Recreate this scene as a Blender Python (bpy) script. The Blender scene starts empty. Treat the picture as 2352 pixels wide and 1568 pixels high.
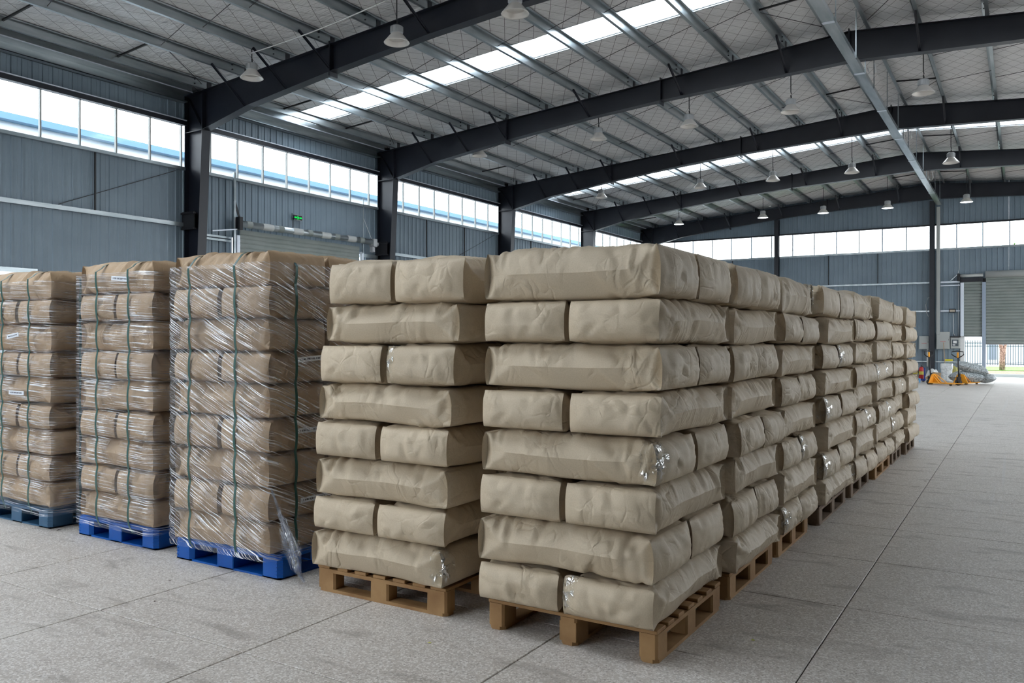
import bpy, math, random
import numpy as np
from mathutils import Vector, Matrix

C = bpy.context.scene.collection
rnd = random.Random(7)

# ------------------------------------------------------------------ camera
F_PX, YAW, PITCH, ROLL, CAM_H = 1891.6, .5543, -.0007, .0013, 1.6
cy, sy, cp, sp = math.cos(YAW), math.sin(YAW), math.cos(PITCH), math.sin(PITCH)
fwd = np.array([-sy*cp, cy*cp, sp]); right = np.array([cy, sy, 0.]); up = np.cross(right, fwd)
r_ = math.cos(ROLL)*right + math.sin(ROLL)*up
u_ = -math.sin(ROLL)*right + math.cos(ROLL)*up
cam = bpy.data.objects.new('camera', bpy.data.cameras.new('camera')); C.objects.link(cam)
cam.data.sensor_width = 36; cam.data.lens = F_PX/2352*36; cam.data.clip_end = 1000
M = Matrix(((r_[0], u_[0], -fwd[0], 0), (r_[1], u_[1], -fwd[1], 0), (r_[2], u_[2], -fwd[2], CAM_H), (0, 0, 0, 1)))
cam.matrix_world = M
bpy.context.scene.camera = cam

def at(u, v, Y):                       # a pixel of the 2352x1568 frame on the plane y = Y
    d = (u-1176)/F_PX*r_ - (v-784)/F_PX*u_ + fwd
    p = d*(Y/d[1]); return (p[0], p[1], p[2]+CAM_H)
def atx(u, v, X):
    d = (u-1176)/F_PX*r_ - (v-784)/F_PX*u_ + fwd
    p = d*(X/d[0]); return (p[0], p[1], p[2]+CAM_H)

# ------------------------------------------------------------------ sky and exposure
world = bpy.data.worlds.new('overcast_sky'); bpy.context.scene.world = world; world.use_nodes = True
wn = world.node_tree; wn.nodes.clear()
wo = wn.nodes.new('ShaderNodeOutputWorld'); wb = wn.nodes.new('ShaderNodeBackground')
wb.inputs[0].default_value = (.91, .96, 1, 1); wb.inputs[1].default_value = 7.0
wn.links.new(wb.outputs[0], wo.inputs[0])
vs = bpy.context.scene.view_settings
vs.view_transform = 'Standard'; vs.look = 'None'; vs.gamma = 1; vs.exposure = 0.12
cyc = bpy.context.scene.cycles
cyc.max_bounces = 7; cyc.diffuse_bounces = 5; cyc.glossy_bounces = 3; cyc.transmission_bounces = 3
cyc.transparent_max_bounces = 12; cyc.sample_clamp_indirect = 6; cyc.caustics_reflective = False; cyc.caustics_refractive = False
cyc.use_denoising = True; cyc.adaptive_threshold = .02

# ------------------------------------------------------------------ materials
def mat(name, col=(.5, .5, .5), rough=.6, metal=0., spec=.5):
    m = bpy.data.materials.new(name); m.use_nodes = True
    b = m.node_tree.nodes['Principled BSDF']
    b.inputs['Base Color'].default_value = (*col, 1); b.inputs['Roughness'].default_value = rough
    b.inputs['Metallic'].default_value = metal; b.inputs['Specular IOR Level'].default_value = spec
    return m
class N:
    def __init__(s, m): s.m = m; s.t = m.node_tree; s.b = s.t.nodes.get('Principled BSDF')
    def new(s, typ, **kw):
        n = s.t.nodes.new('ShaderNode'+typ)
        for k, v in kw.items():
            if k.startswith('_'): setattr(n, k[1:], v)
            else:
                n.inputs[int(k[1:]) if k[0] == 'i' and k[1:].isdigit() else k.replace('__', ' ')].default_value = v
        return n
    def l(s, a, b): s.t.links.new(a, b)
def coords(n, kind='Object', scale=(1, 1, 1), rot=(0, 0, 0)):
    if kind == 'World':
        g = n.new('NewGeometry'); out = g.outputs['Position']
    else:
        g = n.new('TexCoord'); out = g.outputs[kind]
    mp = n.new('Mapping'); mp.inputs['Scale'].default_value = scale; mp.inputs['Rotation'].default_value = rot
    n.l(out, mp.inputs['Vector']); return mp.outputs[0]
def noise_mix(m, c1, c2, scale=5, detail=4, kind='Object', stretch=(1, 1, 1), lo=.35, hi=.65, bump=0., bscale=None, bdist=.01):
    n = N(m); v = coords(n, kind, stretch)
    t = n.new('TexNoise', Scale=scale, Detail=detail); n.l(v, t.inputs['Vector'])
    r = n.new('ValToRGB'); r.color_ramp.elements[0].position = lo; r.color_ramp.elements[1].position = hi
    r.color_ramp.elements[0].color = (*c1, 1); r.color_ramp.elements[1].color = (*c2, 1)
    n.l(t.outputs[0], r.inputs[0]); n.l(r.outputs[0], n.b.inputs['Base Color'])
    if bump:
        t2 = n.new('TexNoise', Scale=bscale or scale, Detail=5); n.l(v, t2.inputs['Vector'])
        b = n.new('Bump', Strength=bump, Distance=bdist); n.l(t2.outputs[0], b.inputs['Height']); n.l(b.outputs[0], n.b.inputs['Normal'])
    return m

def kraft_mat(name, c1, c2):
    m = mat(name, c1, .55, 0, .35); n = N(m)
    v = coords(n)
    oi = n.new('ObjectInfo')
    add = n.new('VectorMath', _operation='MULTIPLY_ADD'); add.inputs[1].default_value = (37, 17, 23)
    cmb = n.new('CombineXYZ'); [n.l(oi.outputs['Random'], cmb.inputs[i]) for i in range(3)]
    n.l(cmb.outputs[0], add.inputs[0]); n.l(v, add.inputs[2]); v = add.outputs[0]
    t = n.new('TexNoise', Scale=3., Detail=6); n.l(v, t.inputs['Vector'])
    f = n.new('TexNoise', Scale=160., Detail=3); n.l(v, f.inputs['Vector'])
    mx = n.new('Mix', _data_type='RGBA'); n.l(t.outputs[0], mx.inputs[0])
    mx.inputs[6].default_value = (*c1, 1); mx.inputs[7].default_value = (*c2, 1)
    hs = n.new('HueSaturation'); n.l(mx.outputs[2], hs.inputs['Color'])
    mr = n.new('MapRange'); mr.inputs[3].default_value = .93; mr.inputs[4].default_value = 1.06
    n.l(oi.outputs['Random'], mr.inputs[0])
    ma = n.new('Math', _operation='MULTIPLY_ADD'); n.l(f.outputs[0], ma.inputs[0]); ma.inputs[1].default_value = .3
    ms = n.new('Math', _operation='SUBTRACT'); n.l(mr.outputs[0], ms.inputs[0]); ms.inputs[1].default_value = .15
    n.l(ms.outputs[0], ma.inputs[2]); n.l(ma.outputs[0], hs.inputs['Value'])
    n.l(hs.outputs[0], n.b.inputs['Base Color'])
    # paper creases: ridged noise in two scales
    def ridge(scale, dist, detail=2):
        a = n.new('TexNoise', Scale=scale, Detail=detail, Distortion=dist); n.l(v, a.inputs['Vector'])
        s = n.new('Math', _operation='SUBTRACT'); n.l(a.outputs[0], s.inputs[0]); s.inputs[1].default_value = .5
        b = n.new('Math', _operation='ABSOLUTE'); n.l(s.outputs[0], b.inputs[0]); return b.outputs[0]
    mpc = n.new('Mapping'); mpc.inputs['Scale'].default_value = (1.0, .5, .45); n.l(v, mpc.inputs[0]); v0 = v; v = mpc.outputs[0]
    r1 = ridge(7, 1.4, 1); r2 = ridge(26, 1.2, 2)
    pt = n.new('TexNoise', Scale=5., Detail=1); n.l(v0, pt.inputs['Vector'])
    pr = n.new('MapRange'); pr.inputs[1].default_value = .42; pr.inputs[2].default_value = .62; n.l(pt.outputs[0], pr.inputs[0])
    q1 = n.new('Math', _operation='MULTIPLY'); n.l(r1, q1.inputs[0]); n.l(pr.outputs[0], q1.inputs[1])
    q2 = n.new('Math', _operation='MULTIPLY'); n.l(r2, q2.inputs[0]); n.l(pr.outputs[0], q2.inputs[1])
    wn_ = n.new('TexNoise', Scale=3., Detail=2); n.l(v0, wn_.inputs['Vector'])
    wa = n.new('VectorMath', _operation='MULTIPLY_ADD'); wa.inputs[1].default_value = (.5, .5, .5); n.l(wn_.outputs['Color'], wa.inputs[0]); n.l(v0, wa.inputs[2])
    vo = n.new('TexVoronoi', Scale=8., _feature='DISTANCE_TO_EDGE'); n.l(wa.outputs[0], vo.inputs['Vector'])
    vm = n.new('Math', _operation='MINIMUM'); n.l(vo.outputs['Distance'], vm.inputs[0]); vm.inputs[1].default_value = .12
    vq = n.new('Math', _operation='MULTIPLY'); n.l(vm.outputs[0], vq.inputs[0]); n.l(pr.outputs[0], vq.inputs[1])
    b0 = n.new('Bump', Strength=.5, Distance=.042); n.l(vq.outputs[0], b0.inputs['Height'])
    b1 = n.new('Bump', Strength=.8, Distance=.03); n.l(b0.outputs[0], b1.inputs['Normal']); n.l(q1.outputs[0], b1.inputs['Height'])
    b2 = n.new('Bump', Strength=.4, Distance=.008); n.l(q2.outputs[0], b2.inputs['Height']); n.l(b1.outputs[0], b2.inputs['Normal'])
    n.l(b2.outputs[0], n.b.inputs['Normal'])
    return m
kraft = kraft_mat('kraft_paper', (.48, .395, .285), (.54, .45, .33))
kraft_w = kraft_mat('brown_kraft_paper', (.36, .25, .15), (.41, .29, .18))

steel = mat('dark_steel_paint', (.014, .018, .030), .38, 0, .5)
noise_mix(steel, (.0065, .0085, .016), (.011, .013, .021), 3, 4, 'World')
galv = mat('galvanised_steel', (.42, .47, .49), .29, .8)
noise_mix(galv, (.30, .35, .37), (.46, .50, .52), 6, 5, 'World', (1, .15, 1))
bright = mat('bright_zinc_trim', (.72, .78, .86), .35, .3)
clad = mat('blue_grey_cladding', (.16, .21, .25), .42, 0, .5)
noise_mix(clad, (.195, .258, .312), (.225, .295, .352), 1.2, 5, 'World')
shut = mat('grey_green_shutter', (.20, .24, .235), .45)
noise_mix(shut, (.24, .275, .26), (.29, .32, .305), 2, 4, 'World')
coilm = mat('pale_shutter_tube', (.55, .57, .56), .4, .1)
black = mat('black_paint', (.012, .012, .015), .5)
rodm = mat('dark_rod', (.03, .03, .035), .5)
white = mat('white_paint', (.75, .76, .76), .5)
greyb = mat('grey_box_paint', (.42, .44, .43), .5)
paper = mat('label_paper', (.72, .75, .78), .6)
ink = mat('label_ink', (.12, .12, .14), .6)
redink = mat('red_ink', (.55, .10, .08), .6)
wood = mat('pallet_wood', (.35, .2, .09), .75)
noise_mix(wood, (.22, .11, .038), (.36, .21, .088), 5, 6, 'Object', (1, 1, 1), .3, .7, .3, 40, .004)
wood_d = mat('pallet_wood_weathered', (.2, .13, .08), .8)
noise_mix(wood_d, (.10, .065, .04), (.20, .135, .085), 5, 6, 'Object', (1, 1, 1), .3, .7, .3, 40, .004)
bluep = mat('blue_plastic', (.004, .10, .42), .42, 0, .3)
noise_mix(bluep, (.001, .062, .30), (.002, .088, .38), 3, 4, 'World')
blued = mat('dull_blue_plastic', (.02, .085, .17), .5)  # darker, duller blue than the other plastic pallets
noise_mix(blued, (.018, .075, .15), (.03, .10, .19), 3, 4, 'World')
green_strap = mat('green_strap', (.012, .075, .065), .35)
yellow = mat('orange_yellow_paint', (.85, .36, .02), .4)
rubber = mat('dark_rubber', (.03, .025, .025), .6)
redp = mat('red_paint', (.5, .02, .02), .4)
bluepaint = mat('blue_paint', (.01, .03, .25), .4)
cardb = mat('cardboard', (.42, .28, .16), .8)
wsack = mat('white_woven_sack', (.75, .77, .76), .6); noise_mix(wsack, (.62, .64, .64), (.8, .82, .82), 9, 5, bump=.6, bscale=14, bdist=.05)
gsack = mat('grey_speckled_sack', (.2, .22, .23), .5); noise_mix(gsack, (.12, .14, .14), (.55, .60, .62), 22, 7, bump=.5, bscale=6, bdist=.05)
ysack = mat('olive_bag', (.35, .33, .10), .7)
lampm = mat('lamp_housing_grey', (.42, .43, .44), .45, .5)
reflm = mat('lamp_reflector', (.78, .75, .71), .3, .35)
def emis(name, col, s):
    m = bpy.data.materials.new(name); m.use_nodes = True; n = m.node_tree; n.nodes.clear()
    o = n.nodes.new('ShaderNodeOutputMaterial'); e = n.nodes.new('ShaderNodeEmission')
    e.inputs[0].default_value = (*col, 1); e.inputs[1].default_value = s; n.links.new(e.outputs[0], o.inputs[0]); return m
lit = emis('lit_lens', (.85, .92, 1), 6)
exitg = emis('exit_green', (.01, .9, .12), 1.0)

def foil_mat():
    m = mat('foil_insulation', (.55, .55, .56), .42, .12); n = N(m)
    g = n.new('NewGeometry'); sx = n.new('SeparateXYZ'); n.l(g.outputs['Position'], sx.inputs[0])
    def fam(a, b, s):                                   # |frac((a x + b y)/s) - .5| > .5 - w -> wire
        m1 = n.new('Math', _operation='MULTIPLY'); n.l(sx.outputs[0], m1.inputs[0]); m1.inputs[1].default_value = a/s
        m2 = n.new('Math', _operation='MULTIPLY_ADD'); n.l(sx.outputs[1], m2.inputs[0]); m2.inputs[1].default_value = b/s; n.l(m1.outputs[0], m2.inputs[2])
        f = n.new('Math', _operation='FRACT'); n.l(m2.outputs[0], f.inputs[0])
        s1 = n.new('Math', _operation='SUBTRACT'); n.l(f.outputs[0], s1.inputs[0]); s1.inputs[1].default_value = .5
        ab = n.new('Math', _operation='ABSOLUTE'); n.l(s1.outputs[0], ab.inputs[0])
        gt = n.new('Math', _operation='LESS_THAN'); n.l(ab.outputs[0], gt.inputs[0]); gt.inputs[1].default_value = .017
        return gt.outputs[0]
    mx = n.new('Math', _operation='MAXIMUM'); n.l(fam(1, .62, .36), mx.inputs[0]); n.l(fam(1, -.62, .36), mx.inputs[1])
    t = n.new('TexNoise', Scale=.7, Detail=4); n.l(g.outputs['Position'], t.inputs['Vector'])
    c = n.new('Mix', _data_type='RGBA'); n.l(t.outputs[0], c.inputs[0]); c.inputs[6].default_value = (.66, .66, .68, 1); c.inputs[7].default_value = (.84, .83, .82, 1)
    c2 = n.new('Mix', _data_type='RGBA'); n.l(mx.outputs[0], c2.inputs[0]); n.l(c.outputs[2], c2.inputs[6]); c2.inputs[7].default_value = (.16, .15, .155, 1)
    n.l(c2.outputs[2], n.b.inputs['Base Color'])
    mp = n.new('Mapping'); mp.inputs['Scale'].default_value = (1.3, 7, 1); mp.inputs['Rotation'].default_value = (0, 0, .25); n.l(g.outputs['Position'], mp.inputs[0])
    w = n.new('TexNoise', Scale=1.6, Detail=5, Distortion=.6); n.l(mp.outputs[0], w.inputs['Vector'])
    b = n.new('Bump', Strength=.8, Distance=.10); n.l(w.outputs[0], b.inputs['Height']); n.l(b.outputs[0], n.b.inputs['Normal'])
    return m
foil = foil_mat()

def floor_mat():
    m = mat('terrazzo_concrete', (.4, .39, .37), .5); n = N(m)
    g = n.new('NewGeometry'); P = g.outputs['Position']
    big = n.new('TexNoise', Scale=.9, Detail=7, Roughness=.65); n.l(P, big.inputs['Vector'])
    r = n.new('ValToRGB'); e = r.color_ramp.elements; e[0].position = .3; e[1].position = .72
    e[0].color = (.45, .405, .36, 1); e[1].color = (.58, .54, .495, 1); n.l(big.outputs[0], r.inputs[0])
    vo = n.new('TexVoronoi', Scale=120.); n.l(P, vo.inputs['Vector'])
    sp_ = n.new('ValToRGB'); e = sp_.color_ramp.elements; e[0].position = .58; e[1].position = .74; e[0].color = (0, 0, 0, 1); e[1].color = (1, 1, 1, 1)
    sc = n.new('SeparateColor'); n.l(vo.outputs['Color'], sc.inputs[0]); n.l(sc.outputs[0], sp_.inputs[0])
    mx = n.new('Mix', _data_type='RGBA'); n.l(sp_.outputs[0], mx.inputs[0]); n.l(r.outputs[0], mx.inputs[6]); mx.inputs[7].default_value = (.70, .67, .63, 1)
    sp2 = n.new('ValToRGB'); e = sp2.color_ramp.elements; e[0].position = .0; e[1].position = .22; e[0].color = (1, 1, 1, 1); e[1].color = (0, 0, 0, 1); n.l(sc.outputs[1], sp2.inputs[0])
    mxb = n.new('Mix', _data_type='RGBA'); n.l(sp2.outputs[0], mxb.inputs[0]); n.l(mx.outputs[2], mxb.inputs[6]); mxb.inputs[7].default_value = (.33, .30, .27, 1)
    # dirty scuffs stretched across the hall
    mp = n.new('Mapping'); mp.inputs['Scale'].default_value = (1.1, 3.4, 1); n.l(P, mp.inputs[0])
    st = n.new('TexNoise', Scale=1.7, Detail=6, Distortion=.7); n.l(mp.outputs[0], st.inputs['Vector'])
    sr = n.new('ValToRGB'); e = sr.color_ramp.elements; e[0].position = .56; e[1].position = .72; e[0].color = (0, 0, 0, 1); e[1].color = (.55, .55, .55, 1); n.l(st.outputs[0], sr.inputs[0])
    m2 = n.new('Mix', _data_type='RGBA'); n.l(sr.outputs[0], m2.inputs[0]); n.l(mxb.outputs[2], m2.inputs[6]); m2.inputs[7].default_value = (.20, .175, .15, 1)
    # pale tyre tracks down the aisle
    sx = n.new('SeparateXYZ'); n.l(P, sx.inputs[0])
    mpt = n.new('Mapping'); mpt.inputs['Scale'].default_value = (9, .10, 1); n.l(P, mpt.inputs[0])
    tt = n.new('TexNoise', Scale=1.4, Detail=3, Distortion=.3); n.l(mpt.outputs[0], tt.inputs['Vector'])
    tr = n.new('ValToRGB'); e = tr.color_ramp.elements; e[0].position = .60; e[1].position = .66; e[0].color = (0, 0, 0, 1); e[1].color = (.35, .35, .35, 1); n.l(tt.outputs[0], tr.inputs[0])
    gx = n.new('MapRange'); gx.inputs[1].default_value = -.7; gx.inputs[2].default_value = -.2; n.l(sx.outputs[0], gx.inputs[0])
    mu = n.new('Math', _operation='MULTIPLY'); n.l(tr.outputs[0], mu.inputs[0]); n.l(gx.outputs[0], mu.inputs[1])
    m3 = n.new('Mix', _data_type='RGBA'); n.l(mu.outputs[0], m3.inputs[0]); n.l(m2.outputs[2], m3.inputs[6]); m3.inputs[7].default_value = (.55, .55, .56, 1)
    n.l(m3.outputs[2], n.b.inputs['Base Color'])
    bb = n.new('TexNoise', Scale=90., Detail=3); n.l(P, bb.inputs['Vector'])
    b = n.new('Bump', Strength=.25, Distance=.004); n.l(bb.outputs[0], b.inputs['Height']); n.l(b.outputs[0], n.b.inputs['Normal'])
    rr = n.new('MapRange'); rr.inputs[3].default_value = .38; rr.inputs[4].default_value = .62; n.l(big.outputs[0], rr.inputs[0]); n.l(rr.outputs[0], n.b.inputs['Roughness'])
    return m
floorm = floor_mat()
joint = mat('floor_joint', (.08, .065, .055), .9)

def clear_mat(name, tint=(1, 1, 1), gloss=.08, trans=0.):
    m = bpy.data.materials.new(name); m.use_nodes = True; t = m.node_tree; t.nodes.clear(); n = N(m)
    o = n.new('OutputMaterial'); tr = n.new('BsdfTransparent'); tr.inputs[0].default_value = (*tint, 1)
    gl = n.new('BsdfGlossy', Roughness=.05); mx = n.new('MixShader'); mx.inputs[0].default_value = gloss
    n.l(tr.outputs[0], mx.inputs[1]); n.l(gl.outputs[0], mx.inputs[2])
    if trans:
        tl = n.new('BsdfTranslucent'); tl.inputs[0].default_value = (.9, .93, .95, 1); m2 = n.new('MixShader'); m2.inputs[0].default_value = trans
        n.l(mx.outputs[0], m2.inputs[1]); n.l(tl.outputs[0], m2.inputs[2]); n.l(m2.outputs[0], o.inputs[0])
    else: n.l(mx.outputs[0], o.inputs[0])
    return m
glass = clear_mat('window_glass', (.97, .99, 1), .06)
sheet = clear_mat('translucent_roof_sheet', (.97, .98, 1), .03, .2)

def film_mat(name, ang, amount):
    m = bpy.data.materials.new(name); m.use_nodes = True; m.node_tree.nodes.clear(); n = N(m)
    o = n.new('OutputMaterial'); tr = n.new('BsdfTransparent'); tr.inputs[0].default_value = (.95, .96, .98, 1)
    tc = n.new('TexCoord'); mp = n.new('Mapping'); mp.inputs['Rotation'].default_value = (0, 0, ang); n.l(tc.outputs['UV'], mp.inputs[0])
    mp2 = n.new('Mapping'); mp2.inputs['Scale'].default_value = (1.5, 110, 1); n.l(mp.outputs[0], mp2.inputs[0])
    s = n.new('TexNoise', Scale=1.3, Detail=2, Distortion=.0); n.l(mp2.outputs[0], s.inputs['Vector'])
    k = n.new('TexNoise', Scale=4.5, Detail=2); n.l(tc.outputs['UV'], k.inputs['Vector'])
    r = n.new('ValToRGB'); e = r.color_ramp.elements; e[0].position = .535; e[1].position = .60; e[0].color = (0, 0, 0, 1); e[1].color = (1, 1, 1, 1); n.l(s.outputs[0], r.inputs[0])
    r2 = n.new('ValToRGB'); e = r2.color_ramp.elements; e[0].position = .33; e[1].position = .6; n.l(k.outputs[0], r2.inputs[0])
    mu = n.new('Math', _operation='MULTIPLY'); n.l(r.outputs[0], mu.inputs[0]); n.l(r2.outputs[0], mu.inputs[1])
    fac = n.new('MapRange'); fac.inputs[3].default_value = .045; fac.inputs[4].default_value = amount; n.l(mu.outputs[0], fac.inputs[0])
    b = n.new('Bump', Strength=1., Distance=.012); n.l(s.outputs[0], b.inputs['Height'])
    gl = n.new('BsdfGlossy', Roughness=.14); gl.inputs[0].default_value = (.95, .97, 1, 1); n.l(b.outputs[0], gl.inputs['Normal'])
    df = n.new('BsdfTranslucent'); df.inputs[0].default_value = (.75, .78, .85, 1); df2 = n.new('BsdfDiffuse'); df2.inputs[0].default_value = (.75, .78, .85, 1)
    d = n.new('AddShader'); 
    mg = n.new('MixShader'); mg.inputs[0].default_value = .5; n.l(gl.outputs[0], mg.inputs[1]); n.l(df2.outputs[0], mg.inputs[2])  # diffuse white mixed in paints bright glints along the film streaks
    mx = n.new('MixShader'); n.l(fac.outputs[0], mx.inputs[0]); n.l(tr.outputs[0], mx.inputs[1]); n.l(mg.outputs[0], mx.inputs[2]); n.l(mx.outputs[0], o.inputs[0])
    m.node_tree.nodes.remove(df); m.node_tree.nodes.remove(d)
    return m
film_a = film_mat('stretch_film_slanted', .42, .85)
film_b = film_mat('stretch_film_level', .05, .8)

def patch_mat():
    m = bpy.data.materials.new('crumpled_clear_film'); m.use_nodes = True; m.node_tree.nodes.clear(); n = N(m)
    o = n.new('OutputMaterial'); tr = n.new('BsdfTransparent'); tr.inputs[0].default_value = (.97, .97, .96, 1)
    tc = n.new('TexCoord'); t = n.new('TexNoise', Scale=13., Detail=2, Distortion=1.); n.l(tc.outputs['Object'], t.inputs['Vector'])
    k = n.new('TexNoise', Scale=16., Detail=2); n.l(tc.outputs['Object'], k.inputs['Vector'])
    r = n.new('MapRange'); r.inputs[1].default_value = .5; r.inputs[2].default_value = .62; r.inputs[3].default_value = .03; r.inputs[4].default_value = .5; n.l(k.outputs[0], r.inputs[0])
    b = n.new('Bump', Strength=1., Distance=.03); n.l(t.outputs[0], b.inputs['Height'])
    gl = n.new('BsdfGlossy', Roughness=.08); n.l(b.outputs[0], gl.inputs['Normal'])
    mx = n.new('MixShader'); n.l(r.outputs[0], mx.inputs[0]); n.l(tr.outputs[0], mx.inputs[1]); n.l(gl.outputs[0], mx.inputs[2]); n.l(mx.outputs[0], o.inputs[0])
    return m
patchm = patch_mat()

# ------------------------------------------------------------------ mesh helpers
class MB:
    def __init__(s): s.v = []; s.f = []; s.m = []; s.cur = 0
    def add(s, vs_, fs):
        k = len(s.v); s.v += [tuple(p) for p in vs_]; s.f += [tuple(i+k for i in f) for f in fs]; s.m += [s.cur]*len(fs)
    def box(s, x0, x1, y0, y1, z0, z1, rot=None, org=(0, 0, 0)):
        P = [(x, y, z) for z in (z0, z1) for y in (y0, y1) for x in (x0, x1)]
        if rot is not None: P = [tuple(rot @ Vector(p) + Vector(org)) for p in P]
        s.add(P, [(0, 2, 3, 1), (4, 5, 7, 6), (0, 1, 5, 4), (2, 6, 7, 3), (0, 4, 6, 2), (1, 3, 7, 5)])
    def cbox(s, x0, x1, y0, y1, z0, z1, c=.01):            # box with chamfered vertical corners
        P = [(x0+c, y0), (x1-c, y0), (x1, y0+c), (x1, y1-c), (x1-c, y1), (x0+c, y1), (x0, y1-c), (x0, y0+c)]
        s.prism([(x, y, z0) for x, y in P], (0, 0, z1-z0))
    def prism(s, poly, d):
        n = len(poly); d = Vector(d); a = [Vector(p) for p in poly]; b = [p+d for p in a]
        s.add(a+b, [tuple(range(n))[::-1], tuple(range(n, 2*n))]+[(i, (i+1) % n, (i+1) % n+n, i+n) for i in range(n)])
    def bar(s, a, b, w, h=None, upv=(0, 0, 1)):            # rectangular bar from a to b
        h = h or w; a = Vector(a); b = Vector(b); d = (b-a).normalized(); U = Vector(upv)
        if abs(d.dot(U)) > .98: U = Vector((1, 0, 0))
        R = d.cross(U).normalized(); U = R.cross(d)
        P = [p + R*(i*w/2) + U*(j*h/2) for p in (a, b) for i, j in ((-1, -1), (1, -1), (1, 1), (-1, 1))]
        s.add(P, [(0, 1, 2, 3), (7, 6, 5, 4), (0, 4, 5, 1), (1, 5, 6, 2), (2, 6, 7, 3), (3, 7, 4, 0)])
    def tube(s, pts, r, n=8, cap=True):
        pts = [Vector(p) for p in pts]; R = []
        for i, p in enumerate(pts):
            d = (pts[min(i+1, len(pts)-1)]-pts[max(i-1, 0)]).normalized()
            U = Vector((0, 0, 1)) if abs(d.z) < .95 else Vector((1, 0, 0))
            a = d.cross(U).normalized(); b = a.cross(d); rr = r[i] if isinstance(r, (list, tuple)) else r
            R.append([p + (a*math.cos(t)+b*math.sin(t))*rr for t in [2*math.pi*k/n for k in range(n)]])
        fs = [(i*n+k, i*n+(k+1) % n, (i+1)*n+(k+1) % n, (i+1)*n+k) for i in range(len(pts)-1) for k in range(n)]
        if cap: fs += [tuple(range(n))[::-1], tuple((len(pts)-1)*n+k for k in range(n))]
        s.add([p for q in R for p in q], fs)
    def lathe(s, prof, c=(0, 0, 0), n=20):
        V = [(c[0]+r*math.cos(2*math.pi*k/n), c[1]+r*math.sin(2*math.pi*k/n), c[2]+z) for r, z in prof for k in range(n)]
        s.add(V, [(i*n+k, i*n+(k+1) % n, (i+1)*n+(k+1) % n, (i+1)*n+k) for i in range(len(prof)-1) for k in range(n)])
    def mesh(s, name, mats, smooth=False):
        me = bpy.data.meshes.new(name); me.from_pydata(s.v, [], s.f)
        for m in (mats if isinstance(mats, (list, tuple)) else [mats]): me.materials.append(m)
        if any(s.m): me.polygons.foreach_set('material_index', s.m)
        if smooth: me.polygons.foreach_set('use_smooth', [True]*len(s.f))
        me.update(); return me
    def build(s, name, mats, parent=None, smooth=False, loc=None):
        return obj(name, s.mesh(name, mats, smooth), parent, loc)
def obj(name, me, parent=None, loc=None, rz=0):
    o = bpy.data.objects.new(name, me); C.objects.link(o)
    if parent: o.parent = parent
    if loc is not None: o.location = loc
    if rz: o.rotation_euler = (0, 0, rz)
    return o
def tag(o, label, cat, group=None, kind=None):
    o['label'] = label; o['category'] = cat
    if group: o['group'] = group
    if kind: o['kind'] = kind
    return o
def empty(name, loc=(0, 0, 0), rz=0):
    o = bpy.data.objects.new(name, None); C.objects.link(o); o.location = loc; o.rotation_euler = (0, 0, rz); o.empty_display_size = .2; return o
def struct(name, loc=(0, 0, 0), label=None, cat=None):
    o = empty(name, loc); o['kind'] = 'structure'
    if label: o['label'] = label
    if cat: o['category'] = cat
    return o
def bevel(o, w=.004, seg=1):
    b = o.modifiers.new('bevel', 'BEVEL'); b.width = w; b.segments = seg; b.limit_method = 'ANGLE'; return o

# ------------------------------------------------------------------ building dimensions
XL, XR, YB, YF = -16.9, 10.4, -8.3, 40.5
RX, RZ, RS = -3.25, 8.43, .0787                 # ridge line of the rafters' top flange
FRAMES = [-7.97, -1.11, 5.74, 12.59, 19.44, 26.30, 33.15, 40.0]
PH = .20                                        # purlin height
def ztop(x): return RZ - RS*abs(x-RX)
WZ0, WZ1 = 5.68, 6.66                           # window band

# floor: terrazzo slabs with open joints over a dark bed
fl = struct('floor', label='pale grey terrazzo concrete floor laid in jointed slabs', cat='floor')
mb = MB(); mb.box(XL-.3, XR+.3, YB-.3, YF+.2, -.12, -.012); o = mb.build('joint_bed', joint, fl)
xs = [-.9-1.249*k for k in range(0, 13)][::-1]; xs = [XL-.1]+[x for x in xs if x > XL+.3]+[4.1, XR+.1]
ys = [6.47-1.2*k for k in range(1, 13)][::-1]+[6.47+1.2*k for k in range(0, 28)]; ys = [YB]+[y for y in ys if y > YB+.3]+[YF+.1]
cache = {}; far = MB()
def slab(mb_, w, d, x, y):
    g = .0035; c = .003
    P = lambda q, z: [(x+q, y+q, z), (x+w-q, y+q, z), (x+w-q, y+d-q, z), (x+q, y+d-q, z)]
    V = P(g, -.02)+P(g, -c)+P(g+c, 0)
    mb_.add(V, [(8, 9, 10, 11)]+[(i, (i+1) % 4, (i+1) % 4+4, i+4) for i in range(4)]+[(i+4, (i+1) % 4+4, (i+1) % 4+8, i+8) for i in range(4)])
for i in range(len(xs)-1):
    for j in range(len(ys)-1):
        w, d = round(xs[i+1]-xs[i], 3), round(ys[j+1]-ys[j], 3)
        if ys[j] > 13.5 or ys[j] < .8 or xs[i+1] < -9.5:
            slab(far, w, d, xs[i], ys[j]); continue
        if (w, d) not in cache:
            q = MB(); slab(q, w, d, 0, 0); cache[(w, d)] = q.mesh('floor_slab', floorm)
        obj('floor_slab', cache[(w, d)], fl, (xs[i], ys[j], 0))
o = far.build('floor_slab', floorm, fl); o['kind'] = 'stuff'

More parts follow.
